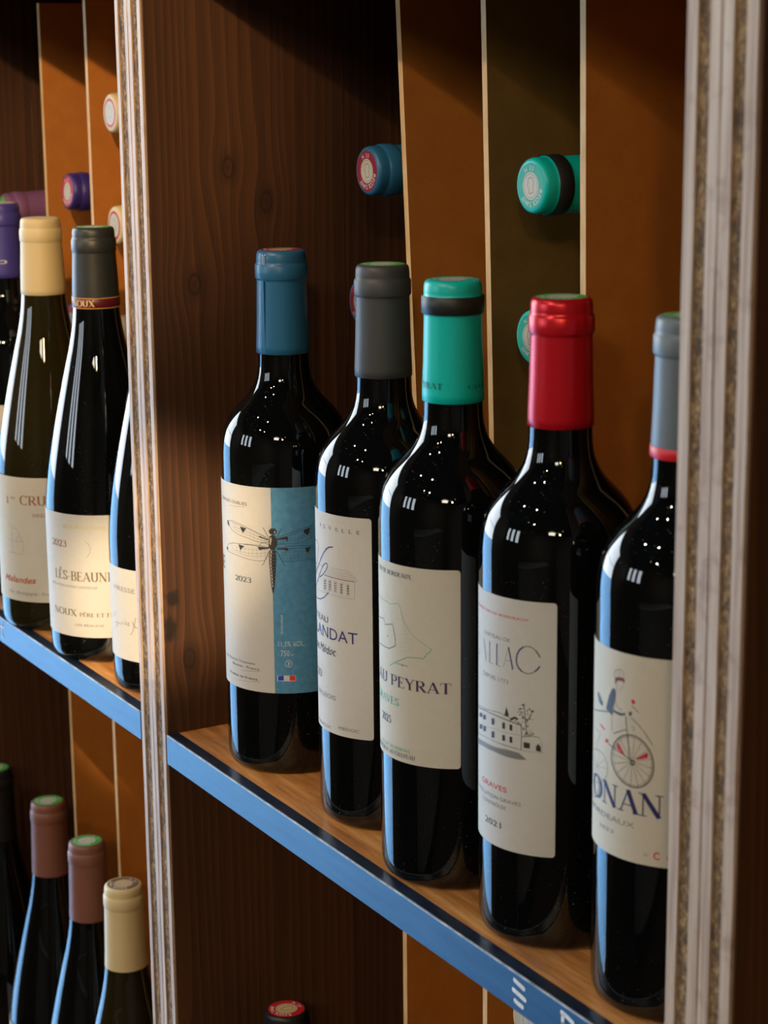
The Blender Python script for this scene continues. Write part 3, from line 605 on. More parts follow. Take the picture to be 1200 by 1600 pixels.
# ---------------------------------------------------------------- bottles standing on the middle shelf
ART = {
1:[["T","CEPAGES OUBLIÉS","OUBLIÉS","sans","ink",4.27,17.17,159.84,1.69],["T","VENNE","NE","sans","ink",-16.5,-7.89,118.42,7.65],["T","2023","2023","serif","teal",6.15,19.12,114.68,3.13],["T","Jean-Baptiste Duquesne","Duquesne","sans","ink",7.82,20.21,65.94,1.31],["T","Beaune - France","France","sans","ink",14.04,23.03,62.89,1.53],["T","Produit de France","France","sans","ink",12.74,21.67,56.61,1.54],["S","ink",0.12,[9.45,60.81],[16.74,61.66],[23.61,62.47]],["S","ink",0.12,[6.19,54.39],[16.55,55.42],[23.45,56.32]],["S","ink",0.12,[1.95,157.95],[10.07,158.41],[15.49,159.05]],["T","11,5% VOL.","11,5%","sans","white",34.9,42.2,78.32,2.92],["T","VOL.","VOL.","sans","white",43.25,45.96,78.25,1.19],["T","750","750","sans","white",36.25,41.25,72.49,3.36],["T","ML","ML","sans","white",41.99,43.76,72.47,1.25],["P","white",[33.94,60.85],[44.63,60.85],[44.56,57.36],[33.86,57.47]],["P","flagblue",[34.41,60.65],[37.68,60.76],[37.62,57.87],[34.35,57.7]],["P","flagred",[41.02,60.78],[44.36,60.7],[44.31,57.7],[40.96,57.83]],["S","white",0.3,[42.57,67.81],[42.45,67.14],[42.13,66.56],[41.64,66.11],[41.04,65.85],[40.38,65.81],[39.76,65.99],[39.22,66.37],[38.83,66.91],[38.63,67.55],[38.64,68.24],[38.87,68.88],[39.28,69.41],[39.83,69.78],[40.47,69.93],[41.12,69.86],[41.71,69.57],[42.18,69.09],[42.48,68.49],[42.57,67.81]],["S","white",0.45,[40.04,69.19],[40.85,68.08],[40.1,66.9],[41.14,66.55]],["S","white",0.4,[41.34,68.88],[40.64,67.54],[41.57,67.52]],["S","white",0.22,[36.87,96.9],[37.75,96.79],[37.74,96.2],[36.86,96.3],[36.87,96.9]],["S","white",0.22,[36.84,95.77],[37.73,95.66],[37.71,95.07],[36.83,95.17]],["S","white",0.22,[36.82,94.63],[37.7,94.53],[37.69,93.94],[36.81,94.04]],["S","white",0.22,[36.8,93.5],[37.68,93.4],[37.67,92.81],[36.78,92.91],[36.8,93.5]],["S","white",0.22,[36.77,92.37],[37.66,92.27],[37.64,91.67],[36.76,91.78]],["S","white",0.22,[36.75,91.24],[37.63,91.14],[37.62,90.54],[36.74,90.64]],["S","white",0.22,[36.72,90.11],[37.61,90.0],[37.6,89.41],[36.71,89.51],[36.72,90.11]],["S","white",0.22,[36.7,88.97],[37.58,88.87],[37.57,88.28],[36.69,88.38]],["S","white",0.22,[36.68,87.84],[37.56,87.74],[37.55,87.14],[36.66,87.24]],["S","white",0.22,[36.65,86.7],[37.54,86.6],[37.52,86.01],[36.64,86.11],[36.65,86.7]],["S","ink",0.22,[30.58,141.28],[27.37,143.48],[23.46,145.03],[18.05,146.86],[11.97,148.44],[6.37,149.14],[1.99,149.05],[-1.23,147.99],[-1.07,146.42],[1.78,145.1],[5.64,143.14],[10.98,141.9],[15.92,141.29],[20.35,140.22],[25.03,139.34],[28.92,139.34],[30.82,140.12]],["S","ink",0.16,[30.59,141.65],[25.15,143.85],[19.29,146.05],[12.67,147.64],[4.48,148.28]],["S","ink",0.12,[30.03,140.72],[23.97,142.7],[17.98,144.47],[12.59,145.34],[5.32,146.02]],["S","ink",0.1,[29.74,139.91],[23.93,141.1],[18.56,142.68],[13.23,143.31],[7.04,144.46]],["P","ink",[-1.6,148.19],[0.29,148.67],[1.1,146.84],[1.79,145.37],[-0.82,146.36]],["P","ink",[11.55,147.05],[16.42,146.56],[15.03,144.89],[14.09,143.59],[12.92,144.59]],["P","ink",[24.56,143.27],[30.58,141.28],[30.57,140.75],[27.33,141.78],[25.1,142.15]],["S","ink",0.22,[30.73,136.14],[24.97,136.94],[19.03,137.15],[12.29,136.93],[4.85,136.2],[-0.58,134.58],[-3.78,131.85],[-2.18,130.15],[3.57,129.88],[11.26,129.28],[18.77,128.43],[24.74,128.31],[28.11,128.77],[29.8,130.89],[30.85,134.66]],["S","ink",0.22,[30.74,136.67],[24.98,137.47],[19.04,137.52],[9.21,136.65]],["S","ink",0.1,[30.44,135.17],[23.76,134.71],[17.68,134.59],[8.31,134.52]],["S","ink",0.1,[29.86,133.55],[23.71,132.58],[17.61,132.18],[6.5,132.32]],["S","ink",0.1,[29.0,131.65],[23.66,130.71],[17.56,130.57],[8.99,131.15]],["P","ink",[-3.44,132.36],[-0.97,132.46],[-1.34,130.76],[-2.83,130.71]],["P","ink",[9.84,136.38],[14.73,135.9],[12.78,134.44],[11.54,132.75],[10.7,134.65]],["P","ink",[23.7,136.57],[30.74,136.67],[30.72,135.82],[27.17,135.41],[24.91,134.71]],["S","ink",0.08,[6.32,148.07],[7.3,146.64],[6.85,144.16]],["S","ink",0.08,[2.84,135.38],[4.12,132.94],[3.6,130.42]],["S","ink",0.08,[9.8,147.61],[10.68,146.15],[10.28,143.69]],["S","ink",0.08,[7.1,136.02],[8.18,133.48],[7.73,130.77]],["S","ink",0.08,[12.94,147.04],[13.74,145.56],[13.37,143.11]],["S","ink",0.08,[10.77,136.48],[11.73,133.85],[11.33,130.95]],["S","ink",0.08,[15.82,146.4],[16.57,144.9],[16.23,142.47]],["S","ink",0.08,[14.07,136.82],[14.95,134.12],[14.57,131.02]],["S","ink",0.08,[18.53,145.7],[19.23,144.19],[18.91,141.76]],["S","ink",0.08,[17.11,137.07],[17.93,134.3],[17.57,131.0]],["S","ink",0.08,[21.09,144.94],[21.77,143.42],[21.46,141.0]],["S","ink",0.08,[19.96,137.26],[20.73,134.41],[20.39,130.91]],["S","ink",0.08,[23.55,144.14],[24.2,142.61],[23.91,140.2]],["S","ink",0.08,[22.67,137.38],[23.41,134.47],[23.07,130.76]],["S","ink",0.08,[25.92,143.3],[26.55,141.76],[26.27,139.35]],["S","ink",0.08,[25.26,137.44],[25.98,134.47],[25.65,130.56]],["S","ink",0.08,[28.23,142.42],[28.84,140.87],[28.57,138.47]],["S","ink",0.08,[27.78,137.47],[28.47,134.43],[28.15,130.32]],["S","ink",0.22,[35.34,142.21],[38.99,143.81],[43.13,145.31],[47.83,146.92],[52.09,147.92],[56.97,148.74]],["S","ink",0.18,[35.33,141.42],[41.04,143.25],[46.23,145.17],[51.53,146.65],[56.95,147.42]],["S","ink",0.18,[35.3,140.1],[37.86,139.06],[41.97,138.89],[46.11,138.93],[50.32,139.71],[53.58,140.9],[56.85,142.66]],["P","ink",[35.33,141.79],[38.97,142.86],[41.55,143.13],[41.78,141.91],[41.23,140.07],[40.49,141.57],[37.91,141.44],[35.58,141.05]],["P","ink",[50.72,146.45],[54.54,147.69],[54.1,145.08],[53.08,143.07],[51.91,144.23],[50.96,144.84]],["S","ink",0.24,[35.22,136.65],[40.91,137.33],[46.08,137.45],[51.35,137.29],[56.74,136.94]],["S","ink",0.2,[35.2,135.86],[40.89,135.95],[46.05,136.07],[51.32,136.02],[56.72,135.67]],["S","ink",0.18,[35.18,134.8],[36.67,131.63],[38.68,128.71],[42.79,128.46],[46.95,128.58],[51.19,128.9],[56.59,129.13]],["P","ink",[35.21,136.28],[40.9,136.69],[42.17,135.92],[41.12,134.67],[39.33,135.55],[35.46,135.54]],["P","ink",[51.59,136.05],[54.88,136.41],[54.01,134.48],[52.88,132.74],[51.93,134.16]],["S","ink",0.08,[38.98,143.28],[39.35,141.16],[39.0,139.31]],["S","ink",0.08,[38.84,136.4],[38.37,133.75],[38.89,129.24]],["S","ink",0.08,[41.15,143.99],[41.52,141.65],[41.17,139.6]],["S","ink",0.08,[41.0,136.37],[40.53,133.73],[41.06,129.31]],["S","ink",0.08,[43.33,144.67],[43.69,142.11],[43.33,139.85]],["S","ink",0.08,[43.16,136.31],[42.69,133.67],[43.23,129.35]],["S","ink",0.08,[45.51,145.31],[45.87,142.54],[45.51,140.08]],["S","ink",0.08,[45.33,136.22],[44.86,133.59],[45.4,129.36]],["S","ink",0.08,[47.7,145.93],[48.06,142.94],[47.7,140.27]],["S","ink",0.08,[47.51,136.09],[47.04,133.47],[47.59,129.34]],["S","ink",0.08,[49.92,146.51],[50.29,143.31],[49.91,140.43]],["S","ink",0.08,[49.72,135.94],[49.24,133.32],[49.8,129.29]],["S","ink",0.08,[52.18,147.07],[52.55,143.65],[52.16,140.56]],["S","ink",0.08,[51.96,135.75],[51.48,133.13],[52.05,129.2]],["S","ink",0.08,[54.48,147.59],[54.86,143.95],[54.46,140.65]],["S","ink",0.08,[54.25,135.52],[53.76,132.91],[54.35,129.07]],["S","ink",0.09,[37.23,133.75],[46.01,134.16],[56.23,133.81]],["S","ink",0.09,[37.19,131.9],[45.98,132.31],[56.19,131.95]],["S","ink",0.09,[37.16,130.3],[45.94,130.72],[56.16,130.36]],["S","ink",0.09,[36.87,140.91],[46.16,141.73],[56.45,145.36]],["S","ink",0.09,[36.84,139.58],[46.14,140.68],[56.42,143.64]],["P","ink",[31.03,146.85],[32.33,147.85],[34.17,147.9],[35.34,146.86],[35.41,145.39],[34.46,144.52],[33.3,144.29],[31.72,144.44],[30.89,145.52]],["P","ink",[31.16,143.15],[32.77,144.16],[34.23,143.78],[35.53,141.16],[35.78,138.51],[34.81,136.91],[34.15,135.31],[31.77,135.23],[30.48,137.03],[30.66,139.96]],["P","bodyhi",[30.16,146.28],[30.92,146.74],[31.0,145.37],[30.24,145.23]],["P","bodyhi",[31.45,142.11],[32.21,142.93],[32.38,141.08],[31.68,137.88],[31.17,138.92]],["P","bodyhi",[33.86,145.88],[34.5,146.43],[34.68,145.37],[34.05,145.04]],["P","ink",[31.08,135.04],[34.67,135.16],[34.83,133.2],[30.82,133.07]],["P","bodyhi",[31.6,134.69],[32.45,134.73],[32.42,133.45],[31.68,133.42]],["P","ink",[30.81,132.91],[34.83,133.04],[34.89,131.07],[30.66,130.93]],["P","bodyhi",[31.34,132.56],[32.19,132.59],[32.16,131.32],[31.42,131.29]],["P","ink",[30.66,130.78],[34.89,130.92],[34.85,129.21],[30.62,129.07]],["P","bodyhi",[31.18,130.43],[32.04,130.46],[32.01,129.45],[31.27,129.42]],["P","ink",[30.61,128.91],[34.85,129.05],[34.71,127.35],[30.68,127.21]],["P","bodyhi",[31.14,128.56],[31.99,128.6],[31.97,127.59],[31.23,127.56]],["P","ink",[30.68,127.05],[34.7,127.19],[34.55,125.22],[30.85,125.09]],["P","bodyhi",[31.21,126.7],[32.06,126.74],[32.03,125.46],[31.28,125.43]],["P","ink",[30.84,124.93],[34.55,125.06],[34.41,123.35],[31.02,123.23]],["P","bodyhi",[31.37,124.58],[32.22,124.62],[32.2,123.6],[31.45,123.57]],["P","ink",[31.01,123.07],[34.4,123.19],[34.26,121.48],[31.08,121.37]],["P","bodyhi",[31.54,122.72],[32.39,122.76],[32.37,121.74],[31.62,121.71]],["P","ink",[31.08,121.21],[34.26,121.32],[34.11,119.34],[31.19,119.24]],["P","bodyhi",[31.61,120.86],[32.46,120.89],[32.43,119.61],[31.68,119.58]],["P","ink",[31.19,119.08],[34.11,119.18],[33.91,117.2],[31.31,117.11]],["P","bodyhi",[31.72,118.73],[32.57,118.76],[32.54,117.48],[31.79,117.45]],["P","ink",[31.3,116.95],[33.9,117.04],[33.71,115.33],[31.48,115.25]],["P","bodyhi",[31.83,116.6],[32.68,116.63],[32.66,115.61],[31.91,115.58]],["P","ink",[31.47,115.08],[33.7,115.17],[33.4,113.45],[31.7,113.38]],["P","bodyhi",[32.0,114.73],[32.85,114.77],[32.83,113.75],[32.08,113.72]],["P","ink",[31.7,113.22],[33.4,113.29],[33.21,111.83],[31.93,111.79]],["P","ink",[31.93,111.63],[33.2,111.67],[32.73,109.57],[32.52,109.56]],["S","ink",0.3,[30.61,142.34],[29.31,144.65],[28.54,146.2],[27.49,148.14]],["S","ink",0.3,[35.34,142.21],[36.7,144.87],[37.41,146.72],[38.36,147.78]],["S","ink",0.28,[30.96,134.67],[29.27,131.39],[27.82,128.11],[27.24,126.74],[26.1,125.86]],["S","ink",0.28,[34.92,134.79],[36.68,132.16],[37.91,129.24],[38.9,126.84],[39.8,125.88]],["S","ink",0.22,[30.51,138.36],[28.37,139.31],[26.15,138.89],[24.87,137.47]],["S","ink",0.22,[35.78,138.51],[38.37,138.79],[40.42,138.24],[41.17,137.16]],["S","ink",0.2,[32.06,147.68],[31.28,148.44]],["S","ink",0.2,[34.53,147.75],[35.22,148.39]]],
2:[["T","G","G","sans","ink",-0.12,1.67,164.76,2.03],["T","N","N","sans","ink",5.31,6.74,164.94,2.02],["T","O","O","sans","ink",10.29,12.24,164.84,2.01],["T","L","L","sans","ink",15.07,16.82,164.75,2.0],["T","L","L","sans","ink",19.55,21.16,164.86,2.0],["T","E","E","sans","ink",24.15,25.66,164.73,1.99],["T","I","I","sans","ink",-4.01,-3.31,165.05,1.65],["S","navy",0.35,[-18.32,154.7],[-10.26,155.55],[-7.64,154.03],[-7.33,151.29],[-9.38,147.27],[-13.64,141.27],[-18.32,136.15],[-18.31,132.58]],["S","ink",0.25,[-18.31,150.26],[-14.82,149.5],[-18.32,145.08],[-18.31,141.52]],["P","violet",[8.47,156.34],[8.45,155.64],[5.33,154.94],[3.05,153.66],[-0.17,150.76],[-3.46,147.06],[-6.54,143.35],[-7.33,143.34],[-4.07,147.45],[-0.67,151.18],[2.3,154.07],[4.77,155.53]],["P","navy",[-6.54,143.35],[-7.33,143.34],[-10.21,139.98],[-18.32,134.72],[-15.18,135.53]],["S","navy",0.55,[-6.37,136.31],[-1.73,138.81],[1.6,141.66],[3.39,144.14],[3.43,145.72],[2.18,145.92],[0.34,145.08],[-2.38,142.72],[-5.19,139.43],[-8.84,135.0],[-15.72,128.95],[-18.3,125.41]],["S","blue",0.6,[-2.38,142.72],[-4.69,139.9],[-7.49,136.39],[-10.46,132.81]],["S","navy",0.6,[-18.3,124.68],[-18.32,122.87],[-9.62,123.69],[-4.92,124.67],[-0.66,126.51],[2.31,128.77],[4.08,130.39]],["S","ink",0.14,[-18.32,142.05],[-5.99,143.66],[-1.54,143.79]],["S","maroon",0.12,[5.89,144.11],[12.62,144.42],[18.55,144.41],[21.25,142.47],[24.38,139.49],[22.71,139.22]],["S","maroon",0.1,[4.31,142.96],[13.04,143.17],[20.03,143.23]],["S","maroon",0.1,[3.57,141.96],[13.47,142.19],[21.09,142.24]],["S","maroon",0.1,[2.8,140.96],[13.89,141.21],[22.14,141.24]],["S","maroon",0.1,[2.0,139.95],[14.31,140.23],[23.17,140.24]],["S","maroon",0.4,[0.14,139.06],[6.59,139.16],[12.51,139.17],[17.65,139.07],[22.52,139.13]],["S","maroon",0.13,[22.63,138.97],[22.42,129.54],[17.08,129.56],[11.39,129.53],[3.46,129.55],[-12.73,128.66]],["P","ink",[-0.39,136.12],[0.54,136.25],[0.51,135.47],[-0.42,135.33]],["P","ink",[1.03,136.43],[1.9,136.55],[1.87,135.77],[1.0,135.65]],["P","ink",[-0.44,134.76],[0.49,134.9],[0.47,134.12],[-0.47,133.98]],["P","ink",[0.98,135.08],[1.85,135.2],[1.83,134.42],[0.96,134.3]],["P","ink",[-0.49,133.41],[0.45,133.55],[0.42,132.77],[-0.52,132.63]],["P","ink",[0.94,133.73],[1.81,133.85],[1.79,133.07],[0.91,132.95]],["P","ink",[-0.54,132.06],[0.4,132.2],[0.38,131.42],[-0.56,131.27]],["P","ink",[0.89,132.38],[1.77,132.5],[1.75,131.72],[0.87,131.6]],["S","maroon",0.12,[-1.27,136.55],[2.75,137.15]],["S","maroon",0.12,[-1.66,130.46],[2.7,131.15]],["P","ink",[4.49,136.64],[5.25,136.72],[5.22,135.94],[4.47,135.86]],["P","ink",[5.65,136.87],[6.37,136.94],[6.35,136.17],[5.62,136.09]],["P","ink",[4.46,135.29],[5.21,135.38],[5.19,134.6],[4.43,134.51]],["P","ink",[5.61,135.53],[6.33,135.6],[6.31,134.82],[5.59,134.75]],["P","ink",[4.42,133.95],[5.17,134.03],[5.15,133.26],[4.4,133.17]],["P","ink",[5.58,134.18],[6.3,134.26],[6.28,133.48],[5.56,133.41]],["P","ink",[4.38,132.6],[5.14,132.69],[5.12,131.91],[4.36,131.82]],["P","ink",[5.54,132.84],[6.27,132.92],[6.25,132.14],[5.52,132.06]],["S","maroon",0.12,[3.79,137.13],[7.08,137.5]],["S","maroon",0.12,[3.5,131.08],[7.04,131.52]],["P","maroon",[9.08,136.65],[9.72,136.7],[9.7,135.92],[9.06,135.88]],["P","maroon",[10.07,136.83],[10.69,136.87],[10.68,136.1],[10.05,136.06]],["P","maroon",[9.05,135.31],[9.69,135.36],[9.68,134.59],[9.03,134.54]],["P","maroon",[10.04,135.49],[10.67,135.53],[10.65,134.76],[10.02,134.72]],["P","maroon",[9.02,133.97],[9.66,134.02],[9.65,133.25],[9.0,133.2]],["P","maroon",[10.01,134.15],[10.64,134.2],[10.62,133.42],[9.99,133.38]],["P","maroon",[8.99,132.63],[9.63,132.68],[9.62,131.91],[8.97,131.86]],["P","maroon",[9.98,132.82],[10.61,132.86],[10.59,132.09],[9.96,132.04]],["S","maroon",0.12,[8.48,137.17],[11.32,137.4]],["S","maroon",0.12,[8.24,131.16],[11.29,131.44]],["P","ink",[13.54,136.54],[14.11,136.56],[14.1,135.79],[13.52,135.77]],["P","ink",[14.42,136.68],[14.98,136.7],[14.97,135.93],[14.41,135.91]],["P","ink",[13.51,135.21],[14.09,135.23],[14.07,134.46],[13.5,134.44]],["P","ink",[14.39,135.35],[14.96,135.37],[14.94,134.59],[14.38,134.58]],["P","ink",[13.49,133.88],[14.06,133.9],[14.05,133.12],[13.47,133.1]],["P","ink",[14.37,134.02],[14.93,134.03],[14.92,133.26],[14.36,133.24]],["P","ink",[13.46,132.54],[14.04,132.56],[14.02,131.79],[13.45,131.77]],["P","ink",[14.35,132.68],[14.91,132.7],[14.89,131.93],[14.33,131.91]],["S","maroon",0.12,[13.01,137.09],[15.55,137.2]],["S","maroon",0.12,[12.81,131.1],[15.52,131.25]],["P","ink",[17.85,136.48],[18.38,136.48],[18.36,135.71],[17.84,135.71]],["P","ink",[18.66,136.59],[19.18,136.58],[19.16,135.81],[18.65,135.82]],["P","ink",[17.83,135.15],[18.36,135.15],[18.34,134.38],[17.82,134.38]],["P","ink",[18.64,135.26],[19.15,135.26],[19.14,134.49],[18.62,134.49]],["P","ink",[17.81,133.82],[18.33,133.82],[18.32,133.05],[17.8,133.05]],["P","ink",[18.62,133.93],[19.13,133.93],[19.12,133.16],[18.6,133.16]],["P","ink",[17.79,132.49],[18.31,132.49],[18.3,131.72],[17.77,131.72]],["P","ink",[18.59,132.6],[19.11,132.6],[19.1,131.83],[18.58,131.83]],["S","maroon",0.12,[17.37,137.04],[19.69,137.07]],["S","maroon",0.12,[17.19,131.08],[19.68,131.13]],["T","CHÂTEAU","EAU","sans","ink",-8.45,3.11,113.15,3.34],["T","LANDAT","ANDAT","sans","violet",-10.76,23.84,104.66,6.23],["T","Haut Médoc","édoc","script","ink",-2.14,9.72,95.89,4.62],["T","2020","0","serif","grey",-9.65,-5.04,80.66,4.43],["T","BOURGEOIS","GEOIS","sans","grey",-5.86,8.82,71.0,2.49],["T","MÉDOC","MÉDOC","sans","grey",10.96,24.29,55.5,1.71],["T","BORDEAUX","EAUX","sans","grey",-8.5,4.63,54.0,1.63]],
3:[["T","VIN DE BORDEAUX","BORDEAUX","serif","ink",-1.27,16.44,160.03,2.25],["S","ink",0.4,[-19.48,133.85],[-13.21,134.62],[-5.59,135.78],[-4.21,133.17],[-0.1,134.2],[3.2,135.1],[4.22,131.96],[5.08,129.09],[5.62,124.99],[5.02,124.28],[1.48,122.55],[0.04,121.81],[-4.49,121.5],[-10.29,121.25],[-19.51,119.93]],["S","green",0.25,[-0.27,144.7],[7.59,146.56],[8.91,145.15],[10.16,141.59],[11.63,138.44],[13.51,135.74],[16.21,132.58],[19.63,130.24],[23.67,128.09],[26.95,126.33]],["S","green",0.38,[26.95,126.33],[26.56,124.97],[24.42,123.24],[23.63,121.82],[22.43,120.8],[20.39,121.03],[17.0,120.63],[13.37,120.16],[10.42,118.55],[5.5,116.2],[0.25,113.08]],["S","palegreen",0.14,[9.41,143.16],[10.89,138.69],[12.55,134.43],[14.16,130.53]],["S","palegreen",0.14,[4.6,137.4],[8.04,138.7],[10.14,139.38]],["S","palegreen",0.14,[5.69,130.18],[10.56,131.31],[14.18,132.13]],["S","palegreen",0.14,[5.95,128.14],[11.53,129.48],[15.75,130.42],[17.06,128.73],[18.13,127.18],[14.81,126.45]],["S","palegreen",0.14,[14.81,126.45],[15.7,123.93],[16.56,121.02]],["S","palegreen",0.14,[8.7,126.62],[13.44,127.73],[14.14,128.05],[13.47,131.55]],["S","palegreen",0.14,[6.18,123.78],[10.49,124.81],[14.58,126.22]],["S","palegreen",0.14,[7.84,122.22],[11.47,123.09],[15.25,124.05]],["S","palegreen",0.14,[1.8,121.78],[2.75,118.93],[4.61,116.68]],["S","palegreen",0.14,[-0.27,144.7],[1.78,140.59],[3.02,135.9]],["S","palegreen",0.14,[-6.54,157.72],[-3.74,153.04],[-1.36,147.5]],["S","palegreen",0.14,[-5.91,142.93],[-7.09,139.17],[-5.58,136.09]],["S","palegreen",0.14,[6.71,120.24],[8.91,121.88],[10.45,120.66]],["S","palegreen",0.14,[8.46,128.67],[8.67,124.51]],["T","Peyrat","yrat","sans","green",-8.71,-0.26,145.19,1.0],["T","Langon","angon","sans","ink",7.09,13.89,115.38,0.92],["P","green",[-2.4,128.05],[-0.96,128.41],[-0.97,127.64],[-2.42,127.27]],["T","CHATEAU PEYRAT","PEYRAT","serif","plum",0.94,36.99,103.63,5.61],["T","GRAVES","VES","serif","green",-3.78,7.77,93.59,3.89],["T","2025","025","serif","ink",-7.08,1.17,83.12,3.93],["T","VIN DE VIGNERONS","VIGNERONS","serif","green",-0.92,14.88,70.66,1.57],["T","BOUTEILLE AU CHATEAU","CHATEAU","serif","ink",4.21,17.81,67.46,2.12],["T","PEYRAT","YRAT","serif","captext",-3.91,10.46,250.56,2.99],["T","CHATEAU","CHA","serif","captext",22.92,35.23,250.65,1.86]],
